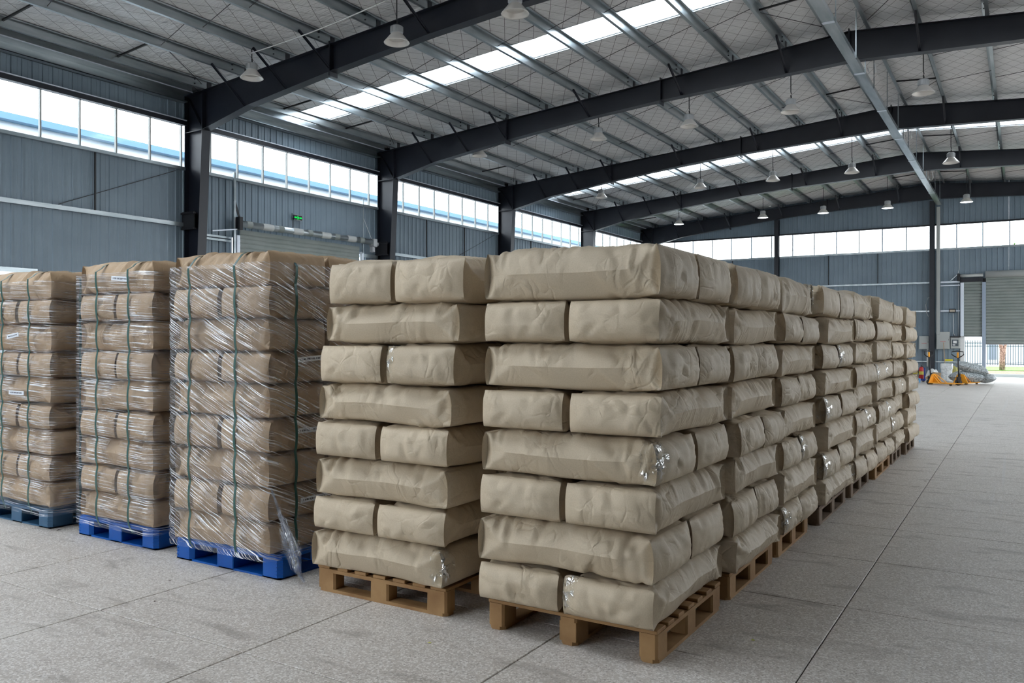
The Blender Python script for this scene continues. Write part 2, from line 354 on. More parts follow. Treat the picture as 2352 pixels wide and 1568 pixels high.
# ------------------------------------------------------------------ cladding walls
def panel_mesh(w, h, name='cladding_panel'):
    # ribbed sheet in the xz plane facing -y; ribs stand proud
    prof = []; n = 4; p = w/n
    for k in range(n):
        x = k*p; prof += [(x, 0), (x+.012, -.022), (x+.036, -.022), (x+.048, 0), (x+p*.62, 0), (x+p*.64, -.004), (x+p*.66, 0)]
    prof.append((w, 0)); m = len(prof)
    mb = MB(); mb.add([(x, y, 0) for x, y in prof]+[(x, y, h) for x, y in prof], [(i, i+1, i+1+m, i+m) for i in range(m-1)])
    mb.add([(0, .05, 0), (w, .05, 0), (w, .05, h), (0, .05, h)], [(1, 0, 3, 2)])
    return mb.mesh(name, clad)
PW = .8215
def clad_wall(par, axis, pos, a0, a1, z0, z1, skip=(), gable=False):
    """axis 'x': wall runs along y at x=pos facing +x (pos<0) or -x; axis 'y': runs along x at y=pos facing -y"""
    meshes = {}
    k = a0
    while k < a1-.02:
        w = min(PW, a1-k)
        bands = [(z0, z1 if not gable else ztop(min(max(k+w/2, XL), XR))+.285)]
        for s0, s1, h0, h1 in skip:
            if k+w > s0+.05 and k < s1-.05:
                nb = []
                for b0, b1 in bands:
                    if h0 > b0+.02: nb.append((b0, min(h0, b1)))
                    if h1 < b1-.02: nb.append((max(h1, b0), b1))
                bands = nb
        for b0, b1 in bands:
            if b1-b0 < .03: continue
            key = (round(w, 2), round(b1-b0, 2))
            if key not in meshes: meshes[key] = panel_mesh(*key)
            if axis == 'x': obj('cladding_panel', meshes[key], par, (pos, k+(w if pos > 0 else 0), b0), math.pi/2 if pos < 0 else -math.pi/2)
            else: obj('cladding_panel', meshes[key], par, (k+(0 if pos > 0 else w), pos, b0), 0 if pos > 0 else math.pi)
        k += w
LD = (14.0, 18.5)                                   # roller door in the left wall
wl = struct('wall_left', label='blue grey ribbed steel cladding wall under the long window band', cat='wall')
Y0P = 9.14-PW*22 + .41
MUL0 = 9.14
clad_wall(wl, 'x', XL, MUL0-PW*21.2, YF, 0, WZ0, skip=[(LD[0], LD[1], 0, 4.2), (2.6, 8.95, 2.0, 2.97)])
clad_wall(wl, 'x', XL, MUL0-PW*21.2, YF, WZ1+.05, 7.62)
wf = struct('wall_far', label='blue grey ribbed gable wall with two roller shutters at the far end', cat='wall')
clad_wall(wf, 'y', YF, XL, XR, 0, WZ0-.08, skip=[(-2.15, 4.4, 0, 4.3)])
clad_wall(wf, 'y', YF, XL, XR, WZ1+.06, 8, gable=True)
wr = struct('wall_right', label='ribbed cladding wall along the unseen right side', cat='wall')
clad_wall(wr, 'x', XR, YB, YF, 0, 7.62, skip=[(20, 34, 0, 4.2), (7, 40, 5.2, 6.66)])  # unseen door and window openings placed to bring in side light
wk = struct('wall_rear', label='ribbed gable wall behind the viewpoint, its unseen open doorway placed for light', cat='wall')
clad_wall(wk, 'y', YB, XL, -6, 0, 4.9, skip=[(-16, -7, 0, 4.4)])  # unseen doorway and open band above placed to light the load fronts
clad_wall(wk, 'y', YB, -6, XR, 0, 6.7)
clad_wall(wk, 'y', YB, XL, XR, WZ1+.06, 8, gable=True)

# girts, sill and head trims as parts of the walls
def zgirt(par, name, a, b, h=.09, w=.06, m=galv):
    mb = MB(); mb.bar(a, b, w, h); return mb.build(name, m, par)
gx = XL+.075
for i in range(len(FRAMES)-1):
    a, b = FRAMES[i]+.13, FRAMES[i+1]-.13
    for z in ((4.33,) if i != 3 else ()):
        zgirt(wl, 'girt', (gx, a, z), (gx, b, z))
    if i == 3:
        zgirt(wl, 'girt', (gx, a, 4.16), (gx, 13.8, 4.16), .05); zgirt(wl, 'girt', (gx, a, 4.08), (gx, 13.8, 4.08), .05)
        zgirt(wl, 'girt', (gx, 18.55, 4.16), (gx, b, 4.16), .1)
    if i not in (3,): zgirt(wl, 'girt', (gx, a, 1.4), (gx, b, 1.4))
    zgirt(wl, 'window_sill', (gx, a, WZ0-.03), (gx, b, WZ0-.03), .07, .10, galv)
    zgirt(wl, 'head_channel', (gx+.02, a, 6.71), (gx+.02, b, 6.71), .10, .14, steel)
    zgirt(wl, 'head_trim', (gx+.09, a, 6.775), (gx+.09, b, 6.775), .022, .03, bright)
    # eave purlin: deep channel with bright lower lip
    mb = MB(); mb.box(XL+.02, XL+.05, a, b, 7.2, 7.66); mb.box(XL+.02, XL+.2, a, b, 7.2, 7.215); mb.box(XL+.19, XL+.2, a, b, 7.2, 7.23)
    mb.box(XL+.05, XL+.36, a, b, 7.40, 7.415); mb.box(XL+.35, XL+.36, a, b, 7.40, 7.55); mb.box(XL+.35, XL+.375, a, b, 7.395, 7.42)
    mb.build('eave_channel', galv, wl)
    zgirt(wl, 'eave_lip', (XL+.375, a, 7.408), (XL+.375, b, 7.408), .022, .014, bright)
    for t in (1/3, 2/3):
        y = a+(b-a)*t
        if i == 3: continue
        mb = MB(); mb.bar((gx, y, 4.38), (gx, y, WZ0-.05), .03, .03); mb.build('sag_rod', black, wl)
    if i == 3: continue
    mb = MB(); y = a+.9; mb.tube([(gx-.03, b-.2, WZ0-.1), (gx-.03, a+(b-a)*.55, 4.4)], .008, 5); mb.build('brace_wire', rodm, wl)
gy = YF-.06
for (a, b) in ((XL+.2, -10.1), (-9.85, -3.43), (-3.02, -2.28)):
    for z, h in ((4.18, .07), (2.93, .06)):
        zgirt(wf, 'girt', (a, gy, z), (b, gy, z), h, .08, bright if a > -5 else galv)
zgirt(wf, 'girt', (XL+.1, gy, .72), (-2.25, gy, .72), .05, .05, galv)
zgirt(wf, 'girt', (-3.02, gy, 4.03), (-2.28, gy, 4.03), .05, .1, bright)
for z0, z1, m_ in ((WZ0-.10, WZ0-.02, galv), (WZ1+.0, WZ1+.07, steel)):
    mb = MB(); mb.box(XL, XR, gy-.06, gy+.03, z0, z1); mb.build('window_rail', m_, wf)
for x in (-7.68, -5.55, -14.5, -12.2, 1.2, 3.4):
    mb = MB(); mb.bar((x, gy, 4.22), (x, gy, WZ0-.08), .03); mb.build('sag_rod', black, wf)

# windows: panes and mullions
def window_band(name, pts, nrm, label):
    """pts: list of positions along the run; each pane between two; built in world coordinates"""
    w = struct(name, label=label, cat='window')
    return w
wn_i = 0
for i in range(len(FRAMES)-1):
    a, b = FRAMES[i], FRAMES[i+1]; wn_i += 1
    w = struct(f'window_{wn_i}', label=f'high window strip in the left wall, bay {["", "beside the viewpoint", "left of the first visible column", "above the left roller shutter", "between the second and third columns", "between the third and fourth columns", "beyond the fourth column"][i] if i else "at the rear corner"}'.replace(', bay', ','), cat='window')
    ks = [k for k in range(-30, 50) if a+.1 < MUL0+k*PW < b-.1]; ms = [a]+[MUL0+k*PW for k in ks]+[b]
    for k in range(len(ms)-1):
        mb = MB(); mb.box(XL-.005, XL, ms[k]+.01, ms[k+1]-.01, WZ0, WZ1); mb.build('pane', glass, w)
    for m_ in ms[1:-1]:
        mb = MB(); mb.box(XL-.03, XL+.03, m_-.016, m_+.016, WZ0, WZ1); mb.build('mullion', greyb, w)
w = struct('window_20', label='high window strip across the far gable wall', cat='window')
mx_ = [-13.2-.98*k for k in range(4)]+[]
x = XL
fm = [-16.9]+[-16.2+.985*k for k in range(0, 27)]
fm = [x for x in fm if x < XR]+[XR]
for k in range(len(fm)-1):
    mb = MB(); mb.box(fm[k]+.01, fm[k+1]-.01, YF, YF+.005, WZ0-.03, WZ1); mb.build('pane', glass, w)
for x in fm[1:-1]:
    mb = MB(); mb.box(x-.02, x+.02, YF-.03, YF+.03, WZ0-.03, WZ1); mb.build('mullion', clad, w)
# low window in the near bay of the left wall
w = struct('window_21', label='low window in the left wall behind the wrapped pallets', cat='window')
for k in range(7):
    y0 = 2.6+k*.907
    mb = MB(); mb.box(XL-.005, XL, y0+.01, y0+.897, 2.0, 2.95); mb.build('pane', glass, w)
    mb = MB(); mb.box(XL-.03, XL+.03, y0-.02, y0+.02, 2.0, 2.95); mb.build('mullion', bright, w)
mb = MB(); mb.box(XL-.02, XL+.09, 2.5, 9.05, 2.95, 3.03); mb.box(XL-.02, XL+.09, 2.5, 9.05, 1.92, 2.0); mb.build('window_frame', galv, w)

# ------------------------------------------------------------------ portal frames
def frame(Y, idx):
    r = struct('portal_frame', (0, Y, 0), label=['dark steel portal frame at the rear wall', 'dark steel portal frame behind the viewpoint', 'dark steel portal frame above the viewpoint',
        'nearest visible dark steel portal frame, its column left of the roller shutter', 'second dark steel portal frame, column right of the roller shutter', 'third dark steel portal frame with column behind the paper sacks',
        'fourth dark steel portal frame beyond the third column', 'last dark steel portal frame just before the far gable wall'][idx], cat='steel frame')
    lo = [(-16.2, 6.51), (-14.65, 6.85), (-12.17, 7.17), (-9.6, 7.44), (-7.65, 7.585), (-3.25, 7.79)]
    lo_r = [(2*RX-x, z) for x, z in lo[:-1]][::-1]; low = lo+lo_r
    top = [(-16.85, ztop(-16.85)), (RX, RZ), (2*RX+16.85, ztop(-16.85))]
    web = low[::-1]+[(-16.2, ztop(-16.2))]+[(RX, RZ)]+[(2*RX+16.2, ztop(-16.2))]
    t = .006
    mb = MB()
    # web in vertical strips so that it stays planar
    def zlow(x):
        for (a, za), (b, zb) in zip(low, low[1:]):
            if a-1e-6 <= x <= b+1e-6: return za+(zb-za)*(x-a)/(b-a)
    for (a, _), (b, _) in zip(low, low[1:]):
        mb.prism([(a, -t, zlow(a)), (b, -t, zlow(b)), (b, -t, ztop(b)), (a, -t, ztop(a))], (0, 2*t, 0))
    fw = .11; ft = .012
    for L in (low, top):
        for (a, za), (b, zb) in zip(L, L[1:]):
            mb.bar((a, 0, za), (b, 0, zb), 2*fw, ft)
    mb.build('rafter', steel, r)
    for x in (-12.17, -7.65, -3.25, 1.15, 5.67):
        q = MB(); z0 = zlow(x)-.1; z1 = ztop(x)+.06
        q.box(x-.012, x+.012, -.12, .12, z0, z1)
        q.build('splice_plate', steel, r)
    for s in (-1, 1):
        X = lambda x: x if s < 0 else 2*RX-x
        q = MB()
        poly = [(X(-16.82), -t, 0), (X(-16.55), -t, 0), (X(-16.2), -t, 6.51), (X(-16.2), -t, ztop(-16.2)), (X(-16.82), -t, ztop(-16.82))]
        q.prism(poly, (0, 2*t, 0))
        q.bar((X(-16.55), 0, 0), (X(-16.2), 0, 6.51), .24, .016, (1, 0, 0)); q.bar((X(-16.82), 0, 0), (X(-16.82), 0, 7.36), .24, .014, (1, 0, 0))
        q.box(min(X(-16.21), X(-16.19)), max(X(-16.21), X(-16.19)), -.12, .12, 6.49, 7.38)
        q.build('column', steel, r)
        q = MB(); q.bar((X(-16.22), -.04, 6.52), (X(-16.75), -.04, 7.3), .012, .1, (0, 1, 0)); q.bar((X(-16.81), -.06, 6.5), (X(-16.2), -.06, 6.5), .1, .012); q.build('stiffener', steel, r)
        q = MB(); q.box(min(X(-16.7), X(-16.1)), max(X(-16.7), X(-16.1)), -.2, .2, 0, .025); q.build('base_plate', steel, r)
        q = MB()
        q.box(min(X(-16.85), X(-16.42)), max(X(-16.85), X(-16.42)), -.17, -.13, 4.2, 4.62); q.box(min(X(-16.86), X(-16.40)), max(X(-16.86), X(-16.40)), -.2, -.1, 4.56, 4.6); q.box(min(X(-16.86), X(-16.40)), max(X(-16.86), X(-16.40)), -.2, -.1, 4.2, 4.24)
        q.build('bracket', black, r)
    return r
frames = [frame(Y, i) for i, Y in enumerate(FRAMES)]
PUR = [-16.10, -14.82, -13.52, -12.20, -10.95, -9.66, -8.40, -7.13, -5.86, -4.63, -3.62]
PALL = PUR+[2*RX-x for x in PUR[::-1]]
for fi, Y in enumerate(FRAMES):                      # fly braces from purlin to lower flange
    for k, x in enumerate(PALL):
        if k in (1, 2, 3, 5, 7, 9, 12, 14, 16, 18, 19, 20):
            xl = x; z = ztop(x)
            lo = [(-16.2, 6.51), (-14.65, 6.85), (-12.17, 7.17), (-9.6, 7.44), (-7.65, 7.585), (-3.25, 7.79)]
            xm = x if x <= RX else 2*RX-x; zl = 7.79
            for (a, za), (b, zb) in zip(lo, lo[1:]):
                if a <= xm <= b: zl = za+(zb-za)*(xm-a)/(b-a)
            q = MB(); q.bar((x, -.95, z+.03), (x, -.03, zl+.04), .012, .05); q.bar((x+.02, -.95, z+.03), (x+.02, -.03, zl+.04), .05, .008)
            q.build('fly_brace', steel, frames[fi])

# purlins: continuous Z sections
for k, x in enumerate(PALL):
    s = 1 if x < RX else -1
    z = ztop(x)+.006; mb = MB(); t = .004
    ya, yb = YB+.1, YF-.05
    mb.box(x-t, x+t, ya, yb, z, z+PH)
    mb.box(min(x, x-s*.065), max(x, x-s*.065), ya, yb, z-.002, z+.004); mb.box(min(x-s*.068, x-s*.062), max(x-s*.068, x-s*.062), ya, yb, z, z+.02)
    mb.box(min(x, x+s*.07), max(x, x+s*.07), ya, yb, z+PH-.006, z+PH); mb.box(min(x+s*.064, x+s*.07), max(x+s*.064, x+s*.07), ya, yb, z+PH-.03, z+PH)
    side = 'left' if k < 11 else 'right'; num = k+1 if k < 11 else 22-k
    ordn = ['first', 'second', 'third', 'fourth', 'fifth', 'sixth', 'seventh', 'eighth', 'ninth', 'tenth', 'eleventh'][num-1]
    o = mb.build('purlin', galv); tag(o, f'galvanised Z purlin, {ordn} from the {side} eave of the roof', 'purlin', 'roof purlins', 'structure')
    q = MB()
    for Y in FRAMES:
        q.box(x+.006*s, x+.014*s, Y-.06, Y+.06, z, z+PH-.03) if s > 0 else q.box(x-.014, x-.006, Y-.06, Y+.06, z, z+PH-.03)
        for yy in (-.4, .4): q.tube([(x+.004*s, Y+yy, z+.05), (x+.03*s, Y+yy, z+.05)], .014, 6); q.tube([(x+.004*s, Y+yy, z+.15), (x+.03*s, Y+yy, z+.15)], .014, 6)
    c = q.build('cleat', steel, o)

# roof: foil insulation sheets sagging between purlins, translucent strips
ce = struct('ceiling', label='silver foil roof lining with wire mesh and two translucent strips', cat='ceiling')
STR = [(-5.2, -3.8), (.4, 3.0), (15.45, 16.5), (29.25, 30.35)]  # unseen first strip added and second widened for more daylight
edges = [YB]
for a, b in STR: edges += [a, b]
edges.append(YF+.1)
rng = np.random.RandomState(3)
ED = {-1: edges, 1: [edges[0]]+edges[5:]}  # the two unseen strips stay off the right slope to shape the light
for side in (-1, 1):
    for q in range(0, len(ED[side])-1):
        a, b = ED[side][q], ED[side][q+1]; isky = q % 2 == 1
        pl = [XL-.2]+PUR+[RX]; 
        if not isky:
            # split long runs at the frames so that each roll is its own sheet
            cuts = [a]+[Y for Y in FRAMES if a+.5 < Y < b-.5]+[b]
            for c0, c1 in zip(cuts, cuts[1:]):
                nx = []; 
                for i in range(len(pl)-1):
                    for j in range(6): nx.append((pl[i]+(pl[i+1]-pl[i])*j/6, math.sin(math.pi*j/6)))
                nx.append((pl[-1], 0)); ny = max(4, int((c1-c0)/.22))
                V = []; 
                for (x, sg) in nx:
                    for j in range(ny+1):
                        y = c0+(c1-c0)*j/ny
                        z = ztop(x)+.006+PH+.006 - sg*(.028+.012*math.sin(y*2.1+x*1.3))+ (rng.rand()-.5)*.012*sg
                        V.append((x if side < 0 else 2*RX-x, y, z))
                m_ = ny+1; Fc = [(i*m_+j, i*m_+j+1, (i+1)*m_+j+1, (i+1)*m_+j) for i in range(len(nx)-1) for j in range(ny)]
                if side < 0: pass
                mb = MB(); mb.add(V, Fc); mb.build('insulation_sheet', foil, ce, True)
        else:
            for i in range(len(pl)-1):
                x0, x1 = pl[i]+.01, pl[i+1]-.01
                z0, z1 = ztop(x0)+PH+.03, ztop(x1)+PH+.03
                if side > 0: x0, x1 = 2*RX-x0, 2*RX-x1
                mb = MB(); mb.prism([(x0, a, z0), (x1, a, z1), (x1, b, z1), (x0, b, z0)], (0, 0, .004)); mb.build('skylight_sheet', sheet, ce)
            for yy in (a, b):
                x0, x1 = XL-.2, RX-.02
                if side > 0: x0, x1 = 2*RX-x0, 2*RX-x1
                mb = MB(); mb.bar((x0, yy, ztop(x0)+PH+.0), (x1, yy, ztop(x1)+PH+.0), .03, .02); mb.build('strip_edge', galv, ce)
# outer roof deck (blocks the sky above the foil)
for side in (-1, 1):
    for q in range(0, len(ED[side])-1, 2):
        a, b = ED[side][q], ED[side][q+1]; x0, x1 = XL-.9, RX; z0, z1 = ztop(x0)+PH+.09, ztop(x1)+PH+.09
        if side > 0: x0, x1 = 2*RX-x0, 2*RX-x1
        mb = MB(); mb.prism([(x0, a, z0), (x1, a, z1), (x1, b, z1), (x0, b, z0)], (0, 0, .02)); mb.build('roof_deck', clad, ce)

# tie rods and struts between purlins
br = struct('roof_bracing', label='dark tie rods and struts running across between the roof purlins', cat='bracing')
for i in range(len(FRAMES)-1):
    a, b = FRAMES[i], FRAMES[i+1]
    for t in (1/3, 2/3):
        y = a+(b-a)*t
        for k in range(len(PALL)-1):
            x0, x1 = PALL[k], PALL[k+1]
            if k in (0, 9, 11, 20) :
                q = MB(); q.bar((x0, y, ztop(x0)+.12), (x1, y, ztop(x1)+.12), .035); q.build('strut', black, br)
            elif k != 10:
                q = MB(); q.tube([(x0, y+.12, ztop(x0)+.05), (x1, y-.12, ztop(x1)+.17)], .007, 5); q.build('tie_rod', rodm, br)
    if True:
        q = MB(); q.tube([(PALL[0], b-.2, ztop(PALL[0])+.1), (PALL[1], a+(b-a)*2/3+.1, ztop(PALL[1])+.1)], .008, 5); q.build('tie_rod', rodm, br)
        q = MB(); q.tube([(PALL[9], a+(b-a)*2/3+.1, ztop(PALL[9])+.1), (PALL[10], b-.3, ztop(PALL[10])+.1)], .008, 5); q.build('tie_rod', rodm, br)
        q = MB(); q.tube([(PALL[11], b-.3, ztop(PALL[11])+.1), (PALL[12], a+(b-a)*2/3+.1, ztop(PALL[12])+.1)], .008, 5); q.build('tie_rod', rodm, br)

# gable posts and downpipe at the far wall
for x, lb in ((-9.98, 'slim dark steel gable post standing before the far wall windows, the left one'), (-3.33, 'slim dark steel gable post under the roof ridge at the far wall'), (3.4, 'dark steel gable post right of the far roller shutter')):
    q = MB(); zt = 7.72 if abs(x+3.33) < .1 else 7.4
    q.box(x-.1, x+.1, 40.1, 40.112, 0, zt); q.box(x-.1, x+.1, 40.3, 40.312, 0, zt); q.box(x-.005, x+.005, 40.11, 40.3, 0, zt)
    tag(q.build('gable_post', steel), lb, 'post', None, 'structure')
q = MB(); q.box(-3.17, -3.03, 40.2, 40.36, 1.9, 7.45); tag(bevel(q.build('duct', greyb), .01), 'grey green square duct running up beside the central gable post', 'duct')

# ------------------------------------------------------------------ cable tray under the ridge
tr = empty('cable_tray', (-3.05, 0, 7.5)); tag(tr, 'long grey cable tray hanging under the roof ridge', 'cable tray')
for i in range(len(FRAMES)-1):
    a, b = FRAMES[i]-(0 if i else 0), FRAMES[i+1]
    for c0, c1 in ((a, (a+b)/2), ((a+b)/2, b)):
        if c0 < 0: continue
        q = MB(); q.box(-.10, .10, c0+.02, c1-.02, -.01, 0); q.box(-.10, -.09, c0+.02, c1-.02, 0, .09); q.box(.09, .10, c0+.02, c1-.02, 0, .09)
        q.build('tray_section', galv, tr)
        q = MB(); q.box(-.11, .11, c0-.05, c0+.05, -.018, -.011); q.build('joint_plate', bright, tr)
    for y in (a+1.3, a+3.5, a+5.7, a+.05):
        if y < 2: continue
        q = MB(); q.box(.105, .125, y-.012, y+.012, -.02, .99); q.build('hanger', galv, tr)
for y in (19.5, 26.35, 33.2):
    q = MB(); q.tube([(.16, y, .1), (.2, y+.02, -.05), (.27, y+.02, -.1), (.33, y+.02, 0), (.3, y, .2)], .012, 6); q.build('cable_loop', white, tr, True)

# ------------------------------------------------------------------ pendant lamps
def lamp_proto():
    r = empty('pendant_lamp')
    q = MB(); q.lathe([(.10, .17), (.225, .02), (.235, .005), (.232, .0), (.215, .015), (.095, .16)], n=28); q.build('reflector', reflm, r, True)
    q = MB(); q.lathe([(.0, .31), (.085, .31), (.11, .295), (.112, .18), (.098, .165), (0, .165)], n=20)
    for k in range(12):
        t = 2*math.pi*k/12; q.bar((.113*math.cos(t), .113*math.sin(t), .19), (.113*math.cos(t), .113*math.sin(t), .29), .01, .012)
    q.build('housing', lampm, r, False)
    q = MB(); q.lathe([(0, .075), (.15, .075), (.15, .07), (0, .07)], n=20); q.build('lens', reflm, r, True)
    q = MB(); q.tube([(0, 0, .3), (.01, 0, .36), (0, 0, .40)], .015, 6); q.build('hook', black, r)
    q = MB(); q.tube([(0, 0, .39), (.012, 0, .42), (0, 0, .45), (0, 0, 1.0)], .011, 6); q.build('cord', black, r)
    return r
def copy_tree(o, parent=None):
    c = o.copy(); C.objects.link(c); c.parent = parent
    for ch in [x for x in o.children]: copy_tree(ch, c)
    return c
lp = lamp_proto(); first = True
rowsY = [(11.65, 'nearest lamp row'), (20.06, 'second lamp row'), (28.3, 'third lamp row'), (36.6, 'lit row farthest back')]
lampx = [-13.55, -9.69, -7.16, -4.66, -1.84]
seen = {11.65: 3}
for Y, rn in rowsY:
    for k, x in enumerate(lampx):
        if Y < 12 and k > 2: continue
        o = lp if first else copy_tree(lp); first = False
        o.location = (x, Y, 7.02 - (0.0 if Y < 30 else .0))
        tag(o, f'{"lit" if Y > 30 else "unlit"} bell shaped pendant lamp, {["first", "second", "third", "fourth", "fifth"][k]} from the left wall in the {rn}', 'lamp', 'pendant lamps under the roof')
        top = ztop(x)-7.02+.02
        for ch in o.children:
            if ch.name.startswith('cord'): kk = (top+.02-.39)/.61; ch.scale = (1, 1, kk); ch.location = (0, 0, .39*(1-kk))
            if Y > 30 and ch.name.startswith('lens'):
                ch.data = ch.data.copy(); ch.data.materials[0] = lit; ch.scale = (1.42, 1.42, .5); ch.location = (0, 0, -.028)
q = MB(); p0 = Vector(at(577, 122, 11.6)); p1 = Vector(at(890, 0, 11.6)); pts = [p0.lerp(p1, t/10)-Vector((0, 0, .05*math.sin(math.pi*t/10))) for t in range(11)]
q.tube(pts, .011, 6); tag(q.build('lamp_cable', white, None, True), 'thin white cable strung from the nearest left lamp towards the next', 'cable')

# ------------------------------------------------------------------ paper sacks
def sack_mesh(seed, L=1.04, W=.53, H=.25, wrapped=False, puff=1.0):
    rs = np.random.RandomState(seed); nW, nH, nL = 24, 14, 70
    P = []
    for i in range(nW): P.append((-1+2*i/nW, 1))
    for i in range(nH): P.append((1, 1-2*i/nH))
    for i in range(nW): P.append((1-2*i/nW, -1))
    for i in range(nH): P.append((-1, -1+2*i/nH))
    P = np.array(P); NP = len(P)
    t = np.linspace(-1, 1, nL+1); s = np.sin(math.pi/2*t*.86)/math.sin(math.pi/2*.86); s[1] = -1+.010*2/L; s[-2] = -s[1]
    y, z = P[:, 0][None, :], P[:, 1][None, :]; S = s[:, None]
    e = (1-np.abs(S))*L/2
    ta = np.array([0, .35, .6, .8, .92, 1.]); ty_ = np.array([0, .31, .51, .67, .76, .825]); tz_ = np.array([1., 1., .98, .92, .84, .71])
    ba = np.array([0, .25, .5, .75, 1.]); by_ = np.array([1.02, .985, .94, .885, .825]); bz_ = np.array([0, .18, .36, .54, .71])
    side = (np.abs(y) > .999)
    ay, az = np.abs(y), np.abs(z)
    my = np.where(side, np.interp(az, ba, by_), np.interp(ay, ta, ty_)); mz = np.where(side, np.interp(az, ba, bz_), np.interp(ay, ta, tz_))
    low = z < 0
    mz = np.where(low, mz+.12*np.where(side, az, ay**6), mz); my = np.where(low, my*(1+.035*np.where(side, az, 1)), my)
    sg = np.where(y == 0, 0, np.sign(y)); zs_ = np.where(z == 0, 0, np.sign(z))
    pinch = 1-.035*np.cos(math.pi*S)*0
    ym = sg*my*W/2; zm = zs_*mz*H/2
    he = H*.415; ye = y*W/2*.95; ze = z*he
    d = np.where(side, .11+.05*(1-np.abs(z)), .17)
    tt = np.clip(e/d, 0, 1); sm = tt*tt*(3-2*tt); bl = np.where(side, .45*sm+.55*tt, sm)
    Y = ye*(1-bl)+ym*bl; Z = ze*(1-bl)+zm*bl
    # tucked gusset triangle at both ends of each long side
    d2 = .17*(1-np.abs(z))+1e-4; q = np.clip(1-e/d2, 0, 1)**.8
    Y = Y - np.where(side, np.sign(y)*(.030*q*(1-np.abs(z))**.5 + .013*np.clip(1-(e-.010)/.05, 0, 1)*(1-np.abs(z)**6))*np.clip(e/.010, 0, 1), 0)
    X = S*L/2+0*Y
    endw = np.clip(1-e/.06, 0, 1)**2
    X = X - np.sign(S)*endw*(.022*np.clip(z, 0, 1)**2.2+.010*np.clip(-z, 0, 1)**4)
    # gentle sag and waviness
    ph = rs.rand(6)*6.28
    Z = Z + .006*np.sin(X*6+ph[0])*bl + .005*np.sin(Y*9+ph[1]+X*4)*bl
    Y = Y + .006*np.sin(X*7+ph[2])*bl + .004*np.sin(X*17+ph[3]+Z*20)*bl
    # creases
    oy = Y/(W/2)**1.5; oz = Z/(H/2)**1.5; on = np.sqrt(oy**2+oz**2)+1e-6; oy, oz = oy/on, oz/on
    disp = np.zeros_like(Y)
    for k in range(60):
        top = rs.rand() < .8
        i0 = rs.randint(3, nL-2); sd = 1 if rs.rand() < .5 else -1
        zc = (rs.uniform(.15, .5) if top else rs.uniform(-.5, 0))*H; yc = sd*W/2*rs.uniform(.75, 1)
        xc = s[i0]*L/2
        if rs.rand() < .3: yc = rs.uniform(-.7, .7)*W/2; zc = H/2
        ang = rs.uniform(-.9, .9); l = rs.uniform(.03, .10); w = rs.uniform(.013, .024); A = rs.uniform(.004, .014)
        dx = X-xc; dv = np.where(abs(yc) > .7*W/2, (Z-zc), (Y-yc)); dd = np.sqrt((Y-yc)**2+(Z-zc)**2)
        al = dx*math.sin(ang)+dv*math.cos(ang); pe = dx*math.cos(ang)-dv*math.sin(ang)
        g = np.exp(-(al/l)**2)*np.exp(-np.clip(dd-l, 0, 9)**2/.03**2)
        disp += -A*np.exp(-(pe/w)**2)*g + .7*A*np.exp(-((pe-1.7*w)/w)**2)*g
    disp += (.0035*np.sin(X*31+Z*40+ph[4])*np.sin(X*13+ph[5]))*np.clip(Z/(H/2), 0, 1)
    disp *= np.clip(e/.05, 0, 1)
    Y = Y+oy*disp; Z = Z+oz*disp
    V = np.stack([X, Y, Z], -1).reshape(-1, 3)
    Fc = [(i*NP+k, (i+1)*NP+k, (i+1)*NP+(k+1) % NP, i*NP+(k+1) % NP) for i in range(nL) for k in range(NP)]
    V = V.tolist()
    sharp = set()
    kc = [nW+nH//2, 2*nW+nH+nH//2]
    for i in range(2, nL-2):
        for k in kc: sharp.add((i*NP+k, (i+1)*NP+k))
    for i0 in (0, nL):
        for k in list(range(nW, nW+nH))+list(range(2*nW+nH, NP)): a, b = i0*NP+k, i0*NP+(k+1) % NP; sharp.add((min(a, b), max(a, b)))
    # end caps as grids with the glued paper patch
    for sgn, ring in ((-1, 0), (1, nL)):
        def idx(a, b):                                # a along y 0..nW, b along z 0..nH (from top)
            if b == 0: return ring*NP+a
            if b == nH: return ring*NP+nW+nH+(nW-a)
            if a == nW: return ring*NP+nW+b
            if a == 0: return (ring*NP+2*nW+nH+(nH-b)) % NP + ring*NP if False else ring*NP+2*nW+nH+(nH-b)
            return None
        G = {}; CD = [(rs.uniform(-.8, .8), rs.choice([-1, 1, 1])*rs.uniform(.3, .95), rs.uniform(-.8, .8), rs.uniform(-.018, .010)) for _ in range(18)]
        for a in range(nW+1):
            for b in range(nH+1):
                k = idx(a, b)
                if a == 0 and b == 0: k = ring*NP
                if k is None or (a not in (0, nW) and b not in (0, nH)):
                    yy = -1+2*a/nW; zz = 1-2*b/nH
                    bul = .034*(1-yy**4)*(1-zz**4)**.7 - .022*max(0, zz)**2.2 - .010*max(0, -zz)**4 + sum(A_*math.exp(-((yy-a_)*math.cos(th)+(zz-b_)*.45*math.sin(th))**2/.004-(-(yy-a_)*math.sin(th)+(zz-b_)*.45*math.cos(th))**2/.05)*(1-yy**6)*(1-zz**6) for a_, b_, th, A_ in CD)
                    patch = .0035*(1-abs(zz)**5) if abs(yy) < .72 else 0
                    fold = -.004*math.exp(-((abs(yy)-.72-.25*(abs(zz)))/.05)**2)
                    fl_ = .003 if zz < -.1 else 0
                    V.append([sgn*(L/2+bul+patch+fold+fl_*(1-abs(zz)**5)+rs.randn()*.0012), yy*W/2*.955, zz*he]); k = len(V)-1
                G[a, b] = k
        for a in range(nW):
            for b in range(nH):
                f = (G[a, b], G[a+1, b], G[a+1, b+1], G[a, b+1]); Fc.append(f if sgn < 0 else f[::-1])
    Fc = [f[::-1] for f in Fc]
    me = bpy.data.meshes.new('paper_sack'); me.from_pydata(V, [], Fc)
